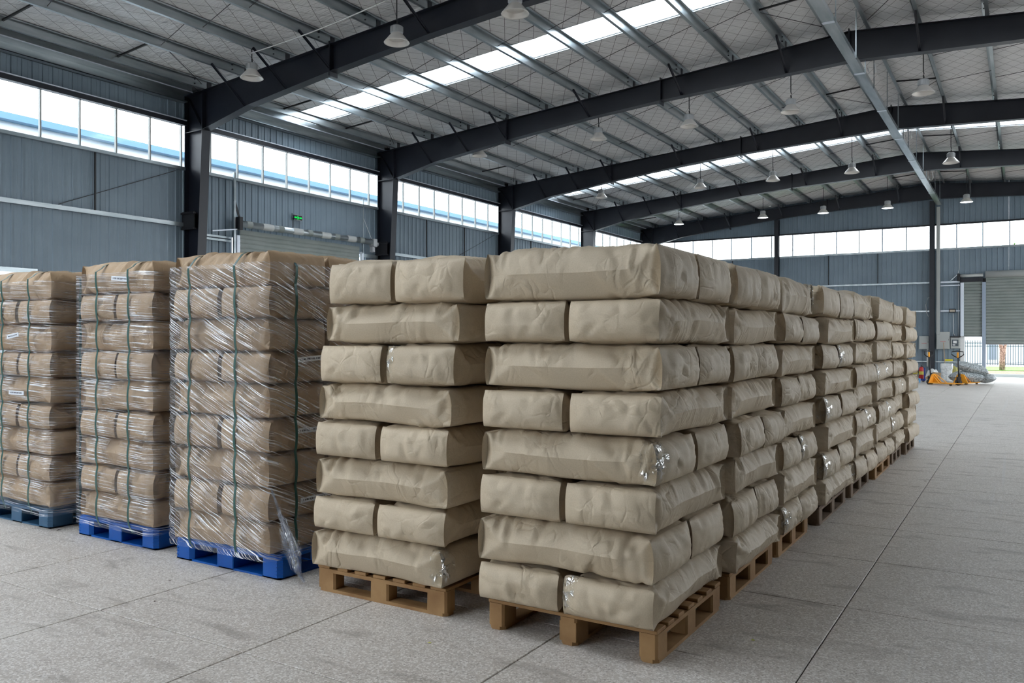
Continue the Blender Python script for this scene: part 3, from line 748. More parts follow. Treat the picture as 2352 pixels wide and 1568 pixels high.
    if not wrapped:                                   # glossy clear film stuck round one tucked corner
        A = np.array(V); sel = [f for f in Fc if all(A[i, 0] > L/2-.10 and A[i, 1] < -.60*W/2 and A[i, 2] > -.42*H for i in f)]
        used = sorted({i for f in sel for i in f}); mp_ = {i: k for k, i in enumerate(used)}
        nv = [(A[i]*np.array([1, 1, 1.0]) + np.array([.003, -.004, .001])+rs.randn(3)*.0022).tolist() for i in used]
        pm_ = bpy.data.meshes.new('clear_patch'); pm_.from_pydata(nv, [], [tuple(mp_[i] for i in f) for f in sel]); pm_.materials.append(patchm)
        pm_.polygons.foreach_set('use_smooth', [True]*len(sel)); PATCH[me.name] = pm_
    me.polygons.foreach_set('use_smooth', [True]*len(Fc))
    es = [(min(e_.vertices[0], e_.vertices[1]), max(e_.vertices[0], e_.vertices[1])) in sharp for e_ in me.edges]
    me.edges.foreach_set('use_edge_sharp', es)
    me.materials.append(kraft_w if wrapped else kraft); me.update(); return me
PATCH = {}
SM = [sack_mesh(11+k) for k in range(9)]
SW = [sack_mesh(71+k, W=.52, wrapped=True) for k in range(5)]
ORD = ['bottom layer', 'second layer', 'third layer', 'fourth layer', 'fifth layer', 'sixth layer', 'seventh layer', 'eighth layer', 'ninth layer']
def stack(x0, x1, y0, y1, zs, types, sname, group, wrapped=False, xo=None, jit=.012):
    """one pallet load: two sacks a layer, crossed alternately"""
    nlay = len(types); out = []
    for i in range(nlay):
        zc = (zs[i]+zs[i+1])/2; h = (zs[i+1]-zs[i])*(1.05 if i < nlay-1 else 1.13); ox = xo[i] if xo else rnd.uniform(-jit, jit)
        lw_, dw = x1-x0, y1-y0
        for j in (0, 1):
            me = rnd.choice(SW if wrapped else SM); jx, jy, jr = rnd.uniform(-jit, jit), rnd.uniform(-jit, jit), rnd.uniform(-.012, .012)
            if types[i] == 'X':
                loc = (x0+lw_/2+ox+jx*.5, y0+dw*(.25+.5*j)+jy*.4, zc); rz = jr; sc = ((lw_-.03)/1.04, dw/2/.53*.985, h/.25)
                pos = 'front' if j == 0 else 'rear'
            else:
                loc = (x0+lw_*(.25+.5*j)+ox+jx*.4, y0+dw/2+jy*.5, zc); rz = math.pi/2+jr; sc = ((dw-.03)/1.04, lw_/2/.53*.985, h/.25)
                pos = 'left' if j == 0 else 'right'
            if rnd.random() < .5: rz += math.pi
            o = obj('paper_sack', me, None, loc, rz); o.scale = sc
            if jit > .015: o.rotation_euler = (rnd.uniform(-.035, .035), rnd.uniform(-.02, .02), rz)
            if not wrapped and rnd.random() < .3: obj('clear_patch', PATCH[me.name], o)
            lay = 'top layer' if i == nlay-1 else ORD[i]
            tag(o, f'{"film wrapped" if wrapped else "tan paper"} sack, {pos} one in {lay} of the {sname}', 'sack', group)
            out.append((i, j, o))
    return out

def wood_pallet(x0, x1, y0, y1, label, m=wood, along='Y', h=.165):
    """deck boards lie across, stringers and runners follow `along`"""
    r = empty('wooden_pallet', ((x0+x1)/2, (y0+y1)/2, 0), 0 if along == 'Y' else math.pi/2)
    W_, D_ = (x1-x0, y1-y0) if along == 'Y' else (y1-y0, x1-x0)
    bt, st, bo = .020, .022, .020; z1 = h; bz0 = bo; bz1 = h-bt-st
    nb = 7; bw = .1
    for k in range(nb):
        y = -D_/2+(D_-bw)*k/(nb-1); w_ = bw*(1.15 if k in (0, 6) else rnd.uniform(.8, 1))
        q = MB(); q.box(-W_/2, W_/2, y, y+min(w_, bw) if k == 6 else y+w_, z1-bt, z1); bevel(q.build('deck_board', m, r), .003)
    for k in range(3):
        x = -W_/2+(W_-.1)*k/2
        q = MB(); q.cbox(x, x+.1, -D_/2, D_/2, bz1, bz1+st, .012); q.build('stringer', m, r)
        q = MB(); q.cbox(x, x+.1, -D_/2, D_/2, 0, bo, .025); q.build('bottom_board', m, r)
        for j in range(3):
            y = -D_/2+(D_-.145)*j/2
            q = MB(); q.cbox(x, x+.1, y, y+.145, bz0, bz1, .012 if k != 1 else .003); q.build('block', m, r)
    return tag(r, label, 'pallet', 'wooden pallets under the unwrapped sacks')

def plastic_pallet(x0, x1, y0, y1, label, m):
    r = empty('plastic_pallet', ((x0+x1)/2, (y0+y1)/2, 0)); W_, D_ = x1-x0, y1-y0; h = .165
    q = MB(); q.cbox(-W_/2, W_/2, -D_/2, D_/2, h-.035, h-.012, .03); q.cbox(-W_/2+.01, W_/2-.01, -D_/2+.01, D_/2-.01, h-.012, h, .03); bevel(q.build('deck', m, r), .004)
    fwid = (.20, .14, .20)
    xsx = [(-W_/2, -W_/2+.19), (-.085, .085), (W_/2-.19, W_/2)]; ysx = [(-D_/2, -D_/2+.22), (-.10, .10), (D_/2-.22, D_/2)]
    for a, (xa, xb) in enumerate(xsx):
        for b, (ya, yb) in enumerate(ysx):
            q = MB(); q.cbox(xa, xb, ya, yb, .012, h-.035, .028 if (a != 1 and b != 1) else .006)
            if a != 1 and b != 1:
                for zz in (.035, .06, .085, .11):
                    sx_ = -1 if a == 0 else 1; sy_ = -1 if b == 0 else 1; cx_, cy_ = (xa if a == 0 else xb), (ya if b == 0 else yb)
                    q.bar((cx_-sx_*.045, cy_+sy_*.001, zz), (cx_-sx_*.026, cy_+sy_*.001, zz), .006, .005); q.bar((cx_-sx_*.028, cy_+sy_*.001, zz), (cx_+sx_*.001, cy_-sy_*.028, zz), .008, .005)
            q.build('foot', m, r)
    q = MB()
    for (xa, xb) in xsx: q.box(xa+.01, xb-.01, -D_/2+.01, D_/2-.01, 0, .014)
    for (ya, yb) in ysx: q.box(-W_/2+.01, W_/2-.01, ya+.01, yb-.02, 0, .0135)
    for xa in (-.28, .28):
        for k in range(9): q.box(xa-.14, xa+.14, -D_/2+.05+k*.11, -D_/2+.065+k*.11, .003, .013)
    q.build('bottom_frame', m, r)
    return tag(r, label, 'pallet', 'plastic pallets under the wrapped loads')

# ---- unwrapped column: corner load A and the row behind it
zs8 = [.165, .385, .637, .875, 1.114, 1.343, 1.585, 1.822, 2.085]
GA = 'tan sacks of the unwrapped row'
TA = ['Y', 'X']*4; TB = ['Y', 'X']*4; TC = ['X', 'Y']*4
wood_pallet(-2.53, -1.53, 3.84, 4.84, 'nearest wooden pallet, under the corner load of tan sacks')
stack(-2.545, -1.485, 3.77, 4.92, zs8, TA, 'nearest corner load', GA, xo=[-.03, -.035, -.02, -.008, 0, .01, .005, .01])
rowdef = [(5.02, 6.06, 4.99, 6.06, -1.53, -1.465, 'second load along the aisle', TB, wood, 1.0), (6.2, 7.21, 6.15, 7.27, -1.53, -1.465, 'third load along the aisle', TC, wood, .995),
          (7.46, 8.72, 7.42, 8.82, -1.49, -1.42, 'fourth load along the aisle', TB, wood_d, 1.0), (8.95, 10.12, 8.95, 10.16, -1.48, -1.42, 'fifth load along the aisle', TC, wood_d, 1.01),
          (10.3, 11.55, 10.28, 11.6, -1.44, -1.395, 'sixth load along the aisle', TC, wood, 1.02), (11.68, 12.6, 11.66, 12.66, -1.43, -1.39, 'seventh load along the aisle', TB, wood_d, 1.01),
          (12.8, 13.9, 12.76, 13.95, -1.39, -1.345, 'farthest load along the aisle', TC, wood_d, 1.0)]
for py0, py1, y0, y1, pxr, xr, nm, ty, wm, zsf in rowdef:
    wood_pallet(pxr-1.0, pxr, py0, py1, f'wooden pallet under the {nm}', wm)
    stack(xr-1.05, xr, y0, y1, [zs8[0]+(z-zs8[0])*zsf+rnd.uniform(-.004, .004) for z in zs8], ty, nm, GA, jit=.022)
# ---- load S, leaning, its pallet turned
zsS = [.16, .399, .621, .863, 1.097, 1.33, 1.584, 1.826, 2.085]
wood_pallet(-3.85, -2.83, 3.85, 4.87, 'wooden pallet under the leaning load beside the blue pallets', wood, 'X')
stack(-3.83, -2.77, 3.79, 4.9, zsS, ['X', 'Y']*4, 'leaning middle load', 'tan sacks of the leaning load', xo=[-.05, -.035, -.01, 0, .02, .04, .085, .11])

# ---- wrapped loads
W_DEF = [(-7.93, -6.88, 3.80, 4.93, -8.06, -7.0, 3.87, [.19, .405, .626, .84, 1.06, 1.283, 1.503, 1.738, 1.952, 2.187], blued, 'leftmost wrapped load', film_b, (-7.566, -7.138), 4.045, [(-.01)]),
         (-6.52, -5.545, 3.83, 4.95, -6.64, -5.60, 3.9, [.174, .386, .6, .822, 1.047, 1.285, 1.52, 1.75, 1.975, 2.21], bluep, 'middle wrapped load', film_b, (-6.203, -5.789), 4.1, []),
         (-5.265, -4.24, 3.79, 4.90, -5.30, -4.20, 3.85, [.16, .374, .608, .837, 1.07, 1.306, 1.526, 1.754, 1.981, 2.21], bluep, 'wrapped load with torn tail', film_a, (-5.015, -4.534), 4.0, [])]
def film_shell(x0, x1, y0, y1, z0, z1, zs, seed, m, parent=None):
    rs = np.random.RandomState(seed); r = .045; n = 200; m_ = 120
    per = []
    w, d = x1-x0, y1-y0; L_ = 2*(w+d)
    def pt(s):
        s %= L_
        if s < w: p, nn = (x0+s, y0), (0, -1)
        elif s < w+d: p, nn = (x1, y0+s-w), (1, 0)
        elif s < 2*w+d: p, nn = (x1-(s-w-d), y1), (0, 1)
        else: p, nn = (x0, y1-(s-2*w-d)), (-1, 0)
        c = min(min(abs(p[0]-x0), abs(p[0]-x1)), 1) if nn[0] == 0 else min(abs(p[1]-y0), abs(p[1]-y1))
        return p, nn, c
    V = []; UV = []
    tw = rs.rand(8)*6.28
    for j in range(m_+1):
        z = z0+(z1-z0)*j/m_
        k = np.searchsorted(zs, z)-1
        if k < 0: inset = .0
        else:
            k = min(k, len(zs)-2); f = (z-zs[k])/(zs[k+1]-zs[k]); f = min(max(f, 0), 1); inset = .024*(1-math.sin(math.pi*f)**.5)
        for i in range(n):
            s = L_*i/n; p, nn, c = pt(s)
            rp = max(0, r-c); ins = rp*.5 + inset*min(1, c/.09+.25)
            wv = .0035*math.sin(s*9+z*23+tw[0])*math.sin(s*21-z*31+tw[1]) 
            off = .036-ins+wv
            V.append((p[0]+nn[0]*off, p[1]+nn[1]*off, z)); UV.append((s, z))
    Fc = [(j*n+i, j*n+(i+1) % n, (j+1)*n+(i+1) % n, (j+1)*n+i) for j in range(m_) for i in range(n)]
    me = bpy.data.meshes.new('stretch_film'); me.from_pydata(V, [], Fc); me.polygons.foreach_set('use_smooth', [True]*len(Fc)); me.materials.append(m)
    uv = me.uv_layers.new(name='UVMap'); co = np.array(UV)
    li = np.zeros(len(me.loops), int); me.loops.foreach_get('vertex_index', li); U = co[li].copy()
    uu = U[:, 0].reshape(-1, 4); big = (uu.max(1)-uu.min(1)) > L_/2; uu[big] = np.where(uu[big] < L_/2, uu[big]+L_, uu[big]); U[:, 0] = uu.reshape(-1)
    uv.data.foreach_set('uv', U.reshape(-1)); me.update()
    return me
for wi, (x0, x1, y0, y1, px0, px1, py, zs, pm, nm, fmm, strx, sty, _) in enumerate(W_DEF):
    plastic_pallet(px0, px1, py, py+1.12, f'{"dull dark blue" if pm is blued else "bright blue"} plastic pallet under the {nm}', pm)
    sk = stack(x0, x1, y0, y1, zs, ['X', 'Y']*4+['X'], nm, 'brown sacks in stretch film', wrapped=True, jit=.006)
    me = film_shell(x0, x1, y0, y1, .135, zs[-1]-.085, zs, 5+wi, fmm)
    o = obj('stretch_film', me); tag(o, f'glossy clear stretch film wound round the {nm}', 'plastic film', 'stretch films')
    # straps: loops round the load
    def strap(pts, nrm, lab):
        q = MB(); w = .0105
        V = []; Fc = []
        for i, p in enumerate(pts):
            p = Vector(p); d = (Vector(pts[min(i+1, len(pts)-1)])-Vector(pts[max(i-1, 0)])).normalized(); a = Vector(nrm); o_ = d.cross(a)
            for sgn, th in ((-1, 0), (1, 0), (1, 1), (-1, 1)): V.append(p+a*w*sgn+o_*th*.0016)
        n_ = len(pts); Fc = [(i*4+k, i*4+(k+1) % 4, (i+1)*4+(k+1) % 4, (i+1)*4+k) for i in range(n_-1) for k in range(4)]
        q.add(V, Fc); tag(q.build('strap', green_strap), lab, 'strap', 'green packing straps')
    def vprof():
        P = []
        for k in range(len(zs)-1):
            for f in (0.03, .12, .25, .4, .55, .7, .85, .95):
                P.append((zs[k]+(zs[k+1]-zs[k])*f, .040+ -.020*(1-math.sin(math.pi*f)**.5)))
        return [p for p in P if p[0] < zs[-1]-.07]
    zt = zs[-1]+.006
    for si, sx_ in enumerate(strx):
        up_ = [(sx_+.004*math.sin(z*5), y0-off, z) for z, off in [(.13, .0)]+vprof()]
        arc = [(sx_, y0+.0+.12*(1-math.cos(t)), zt-.07+.07*math.sin(t)) for t in (.3, .7, 1.1, 1.5)]
        dn = [(sx_, y1-.12*(1-math.cos(t)), zt-.07+.07*math.sin(t)) for t in (1.5, 1.1, .7, .3)]+[(sx_, y1+off, z) for z, off in vprof()[::-1]]
        strap(up_+arc+dn, (1, 0, 0), f'green packing strap over the {nm}, {"left" if si == 0 else "right"} one on its front')
    for si, yy in enumerate((sty, y1-.22)):
        up_ = [(x1+off, yy, z) for z, off in [(.13, .0)]+vprof()]
        arc = [(x1-.12*(1-math.cos(t)), yy, zt-.07+.07*math.sin(t)) for t in (.3, .7, 1.1, 1.5)]
        dn = [(x0+.12*(1-math.cos(t)), yy, zt-.07+.07*math.sin(t)) for t in (1.5, 1.1, .7, .3)]+[(x0-off, yy, z) for z, off in vprof()[::-1]]
        strap(up_+arc+dn, (0, 1, 0), f'green packing strap over the {nm}, {"nearer" if si == 0 else "farther"} one on its right side')
    # paper labels glued on sacks
    def label_on(i, x, y, z, L_, ax, tilt=0):
        sck = [s for (ii, jj, s) in sk if ii == i and (jj == (1 if ax == 'y' and zs and (i % 2 == 1) else 0))][0]
        R = Matrix.Rotation(tilt, 3, 'Y' if ax == 'x' else 'X')
        q = MB(); q2 = MB()
        for mbx, w, h, th, cnt in ((q, L_, .035, .003, 1),):
            if ax == 'x': mbx.box(-w/2, w/2, -th, 0, -h/2, h/2, R)
            else: mbx.box(0, th, -w/2, w/2, -h/2, h/2, R)
        for k in range(14):
            c = -L_/2+.02+k*(L_-.04)/14; ww = .006+.004*((k*7) % 3)
            if ax == 'x': q2.box(c, c+ww, -.004, -.003, -.006, .006, R)
            else: q2.box(.003, .004, c, c+ww, -.006, .006, R)
        o1 = q.build('label', paper); o1['label'] = 'white paper label strip'
        o2 = q2.build('print', ink)
        bpy.context.view_layer.update()
        for oo in (o1, o2): oo.location = (x, y, z)
        bpy.context.view_layer.update()
        o1.parent = sck; o1.matrix_parent_inverse = sck.matrix_world.inverted()
        o2.parent = o1; o2.location = (0, 0, 0)
    if wi == 1: label_on(8, -5.90, y0-.026, 2.075, .23, 'x', .08)
    if wi == 0: label_on(6, -7.40, y0-.026, 1.64, .19, 'x', -.12); label_on(4, -7.34, y0-.026, 1.15, .24, 'x')
    if wi == 2:
        label_on(5, x1+.022, 4.15, 1.475, .25, 'y', .06); label_on(3, x1+.022, 4.15, .98, .25, 'y', 0); label_on(1, x1+.022, 4.18, .50, .25, 'y', 0)
# torn tail of film hanging at the corner
q = MB(); rs = np.random.RandomState(4)
P0 = [(-4.20, 3.79, .62), (-4.15, 3.80, .50), (-4.10, 3.82, .36), (-4.06, 3.83, .24), (-4.00, 3.83, .10), (-3.97, 3.86, .03)]
wd = [.012, .02, .07, .13, .05, .012]; nseg = 40
for lay in range(3):
    V = []; nn = 10
    for i in range(nseg+1):
        f = i/nseg*(len(P0)-1); k = min(int(f), len(P0)-2); g = f-k; p = np.array(P0[k])*(1-g)+np.array(P0[k+1])*g; w = wd[k]*(1-g)+wd[k+1]*g
        for j in range(nn+1):
            t = j/nn-.5; V.append((p[0]+w*t*.9+lay*.008-.01+rs.randn()*.003, p[1]+w*t*.25+math.sin(j*2.1+i*.5+lay)*w*.22-.01*lay, p[2]+rs.randn()*.004))
    q.add(V, [(i*(nn+1)+j, i*(nn+1)+j+1, (i+1)*(nn+1)+j+1, (i+1)*(nn+1)+j) for i in range(nseg) for j in range(nn)])
o = q.build('film_tail', film_a, None, True)
uv = o.data.uv_layers.new(name='UVMap')
for lp_ in o.data.loops:
    v_ = o.data.vertices[lp_.vertex_index].co; uv.data[lp_.index].uv = (v_.z*1.5, v_.x*1.5+v_.y)
tag(o, 'crumpled torn tail of clear film hanging to the floor between loads', 'plastic film')

# ------------------------------------------------------------------ left roller shutter
rsd = empty('roller_shutter', (XL+.12, 16.25, 0)); tag(rsd, 'closed grey roller shutter in the left wall below the exit sign', 'shutter')
yl, yr = LD[0]-16.25, LD[1]-16.25
pit = .115
def slat_mesh(w, p, depth=.016, axis='x'):
    mb = MB(); pr = [(0, 0), (depth*.55, p*.12), (depth, p*.35), (depth, p*.62), (depth*.5, p*.86), (0, p*1.0)]
    n_ = len(pr)
    if axis == 'x': V = [(d, -w/2, z) for d, z in pr]+[(d, w/2, z) for d, z in pr]; Fc = [(i, i+n_, i+1+n_, i+1) for i in range(n_-1)]
    else: V = [(-w/2, -d, z) for d, z in pr]+[(w/2, -d, z) for d, z in pr]; Fc = [(i, i+1, i+1+n_, i+n_)[::-1] for i in range(n_-1)]
    mb.add(V, Fc); return mb
sm_ = slat_mesh(LD[1]-LD[0]-.1, pit).mesh('slat', shut)
for k in range(38): obj('slat', sm_, rsd, (0, 0, .03+k*pit))
q = MB(); q.tube([(.16, yl-.05, 4.52), (.16, yr+.35, 4.57)], .085, 20)
cl = q.build('roll_tube', galv, rsd, True)
for k in range(9):
    y0_ = yl+.1+k*.52
    q = MB(); q.tube([(.16, y0_, 4.522+.011*(k*.52)), (.16, y0_+(.35 if k % 2 else .18), 4.525+.011*k*.52)], .089, 20, False); q.build('band', coilm if k % 2 else shut, rsd, True)
for yy in (yl-.06, yr+.02):
    q = MB(); q.box(.0, .09, yy-.05, yy+.05, 0, 4.24); bevel(q.build('guide_rail', bright, rsd), .006)
q = MB(); q.box(.09, .14, yl-.24, yl-.18, 0, 5.78); q.build('support_post', galv, rsd)
q = MB(); q.box(.10, .12, yr+.0, yr+.02, 4.2, 5.85); q.build('support_post', galv, rsd)
q = MB(); q.box(.05, .25, yl-.16, yl-.06, 4.36, 4.68); q.build('bearing_plate', black, rsd)
q = MB(); q.bar((.12, yl-.22, 5.1), (.16, yl-.08, 4.62), .02, .05); q.build('stay', black, rsd)
q = MB(); q.bar((.14, yl-.12, 4.38), (.14, yl-.9, 4.25), .05, .03); q.build('stay', bright, rsd)
q = MB(); q.box(.06, .26, yr+.32, yr+.48, 4.42, 4.66); q.tube([(.16, yr+.28, 4.52), (.16, yr+.6, 4.52)], .06, 12); q.box(.1, .22, yr+.3, yr+.42, 4.26, 4.42); bevel(q.build('motor', lampm, rsd), .01)
q = MB(); q.tube([(.12, yr+.38, 4.64), (.11, yr+.02, 5.25)], .006, 5); q.build('stay_wire', white, rsd)

# exit sign
es = empty('exit_sign', (XL+.08, 16.03, 4.95)); tag(es, 'small glowing green running man exit sign on the left wall', 'sign')
q = MB(); q.box(0, .03, -.15, .15, -.068, .068); q.build('case', black, es)
q = MB(); q.box(0, .034, -.155, .155, .066, .074); q.box(0, .034, -.155, .155, -.074, -.066); q.box(0, .034, .148, .156, -.07, .07); q.build('frame', lampm, es)
q = MB(); x_ = .0325
def flat(poly): q.add([(x_, a, b) for a, b in poly], [tuple(range(len(poly)))])
for s_ in (-1, 1):                                     # arrows to both sides
    for pl_ in ([(s_*.045, .018), (s_*.105, .018), (s_*.105, -.018), (s_*.045, -.018)], [(s_*.105, .03), (s_*.14, 0), (s_*.105, -.03)]): flat(pl_)
flat([(-.012+.018*math.cos(t), .038+.015*math.sin(t)) for t in [k*math.pi/5 for k in range(10)]])      # head
flat([(-.022, .022), (.016, .022), (.022, -.012), (-.016, -.012)])                                      # body
flat([(.012, .018), (.040, .006), (.036, -.004), (.014, .004)]); flat([(-.02, .018), (-.042, .0), (-.034, -.006), (-.014, .004)])
flat([(.004, -.012), (.022, -.012), (.040, -.052), (.026, -.054)]); flat([(-.016, -.012), (.0, -.012), (-.022, -.052), (-.038, -.05)])
q.build('pictogram', exitg, es)
q = MB(); q.tube([(.01, -.19, .03), (.01, -.2, .1), (.01, -.2, -.02), (.01, -.17, -.06), (.01, -.17, -.3)], .009, 6); q.build('cable', black, es)

# ------------------------------------------------------------------ far roller shutters
def far_door(x0, x1, zb, ztp, label):
    r = empty('roller_shutter', ((x0+x1)/2, YF-.1, zb)); tag(r, label, 'shutter', 'far roller shutters')
    w = x1-x0; p = .13; n_ = int((ztp-zb)/p); allm = MB()
    for k in range(n_):
        s_ = slat_mesh(w, p, .034, 'y'); allm.add([(a, b, c+k*p) for a, b, c in s_.v], s_.f)
    allm.box(-w/2, w/2, .004, .012, 0, n_*p)  # backing sheet added behind the slats to stop light leaks
    o = allm.build('slats', shut, r); o['kind'] = 'stuff'
    q = MB(); q.box(-w/2, w/2, -.03, .01, -.04, 0); q.build('bottom_rail', lampm, r)
    return r
far_door(-2.13, -1.43, 1.84, 4.2, 'narrow part raised roller shutter left of the thick jamb at the far wall')
d2_ = far_door(-1.30, 4.3, 1.51, 4.4, 'wide part raised roller shutter at the far right of the hall')
q = MB(); q.tube([(-2.82, -.12, 2.94), (2.9, -.12, 2.94)], .14, 20); q.build('coil', coilm, d2_, True)
tb = empty('roll_tube', (0, 0, 0)); tag(tb, 'shiny bare shutter tube with motor above the narrow far shutter', 'tube')
q = MB(); q.tube([(-2.29, YF-.22, 4.42), (-1.4, YF-.22, 4.43)], .065, 16); q.build('tube_body', coilm, tb, True)
q = MB(); q.box(-2.37, -2.26, YF-.3, YF-.1, 4.2, 4.52); bevel(q.build('motor', black, tb), .01)
q = MB(); q.box(-2.28, -1.40, YF-.14, YF-.05, 4.16, 4.33); q.build('back_plate', steel, tb)
q = MB(); q.bar((-2.36, YF-.1, 4.5), (-2.75, YF-.08, 4.12), .03); q.build('stay', galv, tb)
q = MB(); q.tube([(-2.31, YF-.1, 5.6), (-2.30, YF-.1, 4.75), (-2.34, YF-.12, 4.55)], .01, 6); q.build('cable', white, tb)
for i, (a, b, z0, lb) in enumerate(((-2.25, -2.12, 1.84, 'zinc guide rail at the left edge of the narrow far shutter'), (-1.44, -1.30, 0, 'thick zinc jamb between the two far roller shutters'), (4.3, 4.44, 0, 'zinc jamb at the right end of the wide far shutter'))):
    q = MB(); q.box(a, b, YF-.22, YF+.02, 0 if i else 1.84, 4.13); tag(bevel(q.build('trim_%d' % (i+1), bright if i != 1 else mat('jamb_zinc', (.35, .42, .52), .4, .3)), .008), lb, 'jamb', None, 'structure')
q = MB()
for k in range(30): q.box(-2.26, -2.1, YF-.05-.015*(k % 2), YF+.15, k*.062, k*.062+.06)
tag(q.build('trim_4', white), 'white ribbed wall edge at the left side of the far opening', 'jamb', None, 'structure')

q = MB(); q.box(-2.2, 4.45, YF+.02, YF+.06, 4.0, 4.45); q.build('light_blocker', steel, wf)  # panel added behind the shutters to block sky light leaking in
# ------------------------------------------------------------------ things by the far wall
def wallbox(x0, x1, z0, z1, lb, m=greyb, d=.18, red=True):
    r = empty('electrical_box', ((x0+x1)/2, YF-.08-d/2, z0)); tag(r, lb, 'box', 'electrical boxes on the far wall')
    w, h = x1-x0, z1-z0
    q = MB(); q.box(-w/2, w/2, -d/2, d/2, 0, h); bevel(q.build('case', m, r), .008)
    q = MB(); q.box(-w/2+.015, w/2-.015, -d/2-.012, -d/2, .015, h-.015); bevel(q.build('door', m, r), .004)
    if red:
        q = MB()
        for k in range(5): q.box(-.09+k*.04, -.065+k*.04, -d/2-.014, -d/2-.012, h*.42, h*.42+.022)
        q.build('lettering', redink, r)
    q = MB(); q.box(w/2-.05, w/2-.035, -d/2-.02, -d/2-.012, h*.5, h*.58); q.build('latch', black, r)
    return r
wallbox(-3.85, -3.45, 1.26, 1.84, 'light grey electrical box left of the central gable post')
wallbox(-3.17, -2.65, 1.27, 2.02, 'largest light grey electrical box right of the central gable post')
r = wallbox(-2.62, -2.26, 1.30, 1.78, 'meter box with a glazed door beside the far opening', greyb, .16, False)
q = MB(); q.box(-.12, .12, -.10, -.094, .1, .38); q.build('viewing_pane', mat('meter_pane', (.08, .1, .12), .15), r)
q = MB(); q.box(-.08, .06, -.102, -.10, .22, .33); q.box(-.1, 0, -.102, -.10, .13, .18); q.build('meter', white, r)
q = MB(); q.box(-.2, .2, -.14, .08, .48, .53); q.build('hood', black, r)
r = empty('flood_light', (-2.56, YF-.13, 2.93)); tag(r, 'small black framed flood light on the girt above the meter box', 'light')
q = MB(); q.box(-.13, .13, -.03, .03, -.08, .08); bevel(q.build('frame', black, r), .01)
q = MB(); q.box(-.10, .10, -.034, -.03, -.045, .045); q.build('glass', mat('flood_glass', (.5, .42, .33), .2), r)
for i, (pp, lb) in enumerate((([(-2.53, YF-.06, 2.82), (-2.52, YF-.06, 1.95), (-2.45, YF-.08, 1.83)], 'thin white conduit from flood light to meter box'), ([(-2.33, YF-.06, 4.1), (-2.33, YF-.06, 1.83)], 'thin pale conduit left of the narrow shutter rail'),
                             ([(-3.44, YF-.29, 3.52), (-3.50, YF-.25, 3.5), (-3.58, YF-.25, 3.2), (-3.56, YF-.25, 2.9), (-3.47, YF-.25, 2.66)], 'loose white cable curling out behind the central gable post'),
                             ([(-3.50, YF-.3, 1.26), (-3.50, YF-.3, .5)], 'white pipe below the left electrical box'))):
    q = MB(); q.tube(pp, .013 if i < 3 else .04, 8); tag(q.build('conduit', white, None, True), lb, 'conduit')

# blue trolley frame
r = empty('trolley', (-3.62, 36.3, 0)); tag(r, 'blue steel trolley frame standing before the white pipe', 'trolley')
q = MB(); q.bar((.35, 0, .06), (.35, 0, .56), .05); q.build('post', bluepaint, r)
q = MB(); q.bar((-.4, 0, .08), (.37, 0, .08), .06); q.bar((-.4, .4, .08), (.37, .4, .08), .05); q.bar((.34, 0, .08), (.34, .4, .08), .05); q.build('base', bluepaint, r)
for x_, y_ in ((-.3, 0), (.3, 0), (-.3, .4), (.3, .4)):
    q = MB(); q.tube([(x_, y_-.02, .03), (x_, y_+.02, .03)], .03, 12); q.build('wheel', rubber, r)
# red extinguisher
def extinguisher(x, y, lb):
    r = empty('fire_extinguisher', (x, y, 0)); tag(r, lb, 'extinguisher', 'fire extinguishers by the far wall')
    q = MB(); q.lathe([(0, 0), (.09, 0), (.095, .02), (.095, .42), (.07, .50), (.03, .54), (0, .54)], n=16); q.build('cylinder', redp, r, True)
    q = MB(); q.lathe([(.096, .2), (.097, .34)], n=16); q.build('label_band', mat('yellow_label', (.7, .6, .1), .5), r, True)
    q = MB(); q.box(-.015, .015, -.07, .03, .55, .6); q.box(-.015, .015, -.09, 0, .52, .54); q.build('valve', black, r)
    q = MB(); q.tube([(.02, 0, .56), (.11, 0, .5), (.12, 0, .25)], .012, 6); q.build('hose', black, r)
ex = at(2116, 850, 38.6)[0]
extinguisher(ex, 38.6, 'red fire extinguisher nearest the end of the sack row'); extinguisher(ex-.24, 38.7, 'red fire extinguisher half hidden behind the sack row')
# bits of cardboard and white plastic
def heap(name, lb, cat, x, y, w, d, h, m, seed, rz=0, n=18):
    rs = np.random.RandomState(seed); V = []
    for j in range(n+1):
        for i in range(n+1):
            a, b = i/n*2-1, j/n*2-1; s_ = max(0, 1-a*a)**.5*max(0, 1-b*b)**.45
            V.append((a*w/2+rs.randn()*.004, b*d/2+rs.randn()*.004, h*s_*(.85+.15*math.sin(a*5+seed)*math.cos(b*4+seed))+rs.randn()*.004*s_+.002))
    B = [(v[0], v[1], .0) for v in V]; k = (n+1)**2
    Fc = [(j*(n+1)+i, j*(n+1)+i+1, (j+1)*(n+1)+i+1, (j+1)*(n+1)+i) for j in range(n) for i in range(n)]
    q = MB(); q.add(V, Fc); q.add(B, [f[::-1] for f in Fc]); o = q.build(name, m, None, True, (x, y, 0)); o.rotation_euler = (0, 0, rz)
    return tag(o, lb, cat)
cx_ = at(2135, 866, 37.6)[0]
q = MB(); q.prism([(0, 0, 0), (.9, 0, 0), (.75, 0, .3), (.45, 0, .34), (.1, 0, .06)], (0, .03, 0)); o = q.build('cardboard_sheet', cardb, None, False, (cx_-.35, 38.1, 0)); tag(o, 'crumpled brown cardboard leaning behind the first pallet truck', 'cardboard')
heap('plastic_bundle', 'bundle of white plastic on the floor behind the trolley post', 'bundle', at(2142, 866, 38.3)[0], 38.3, .55, .4, .52, wsack, 5)
heap('olive_sack', 'olive sack slumped behind the pallet truck handle', 'sack', at(2192, 870, 39.3)[0], 39.3, .5, .4, .62, ysack, 8)
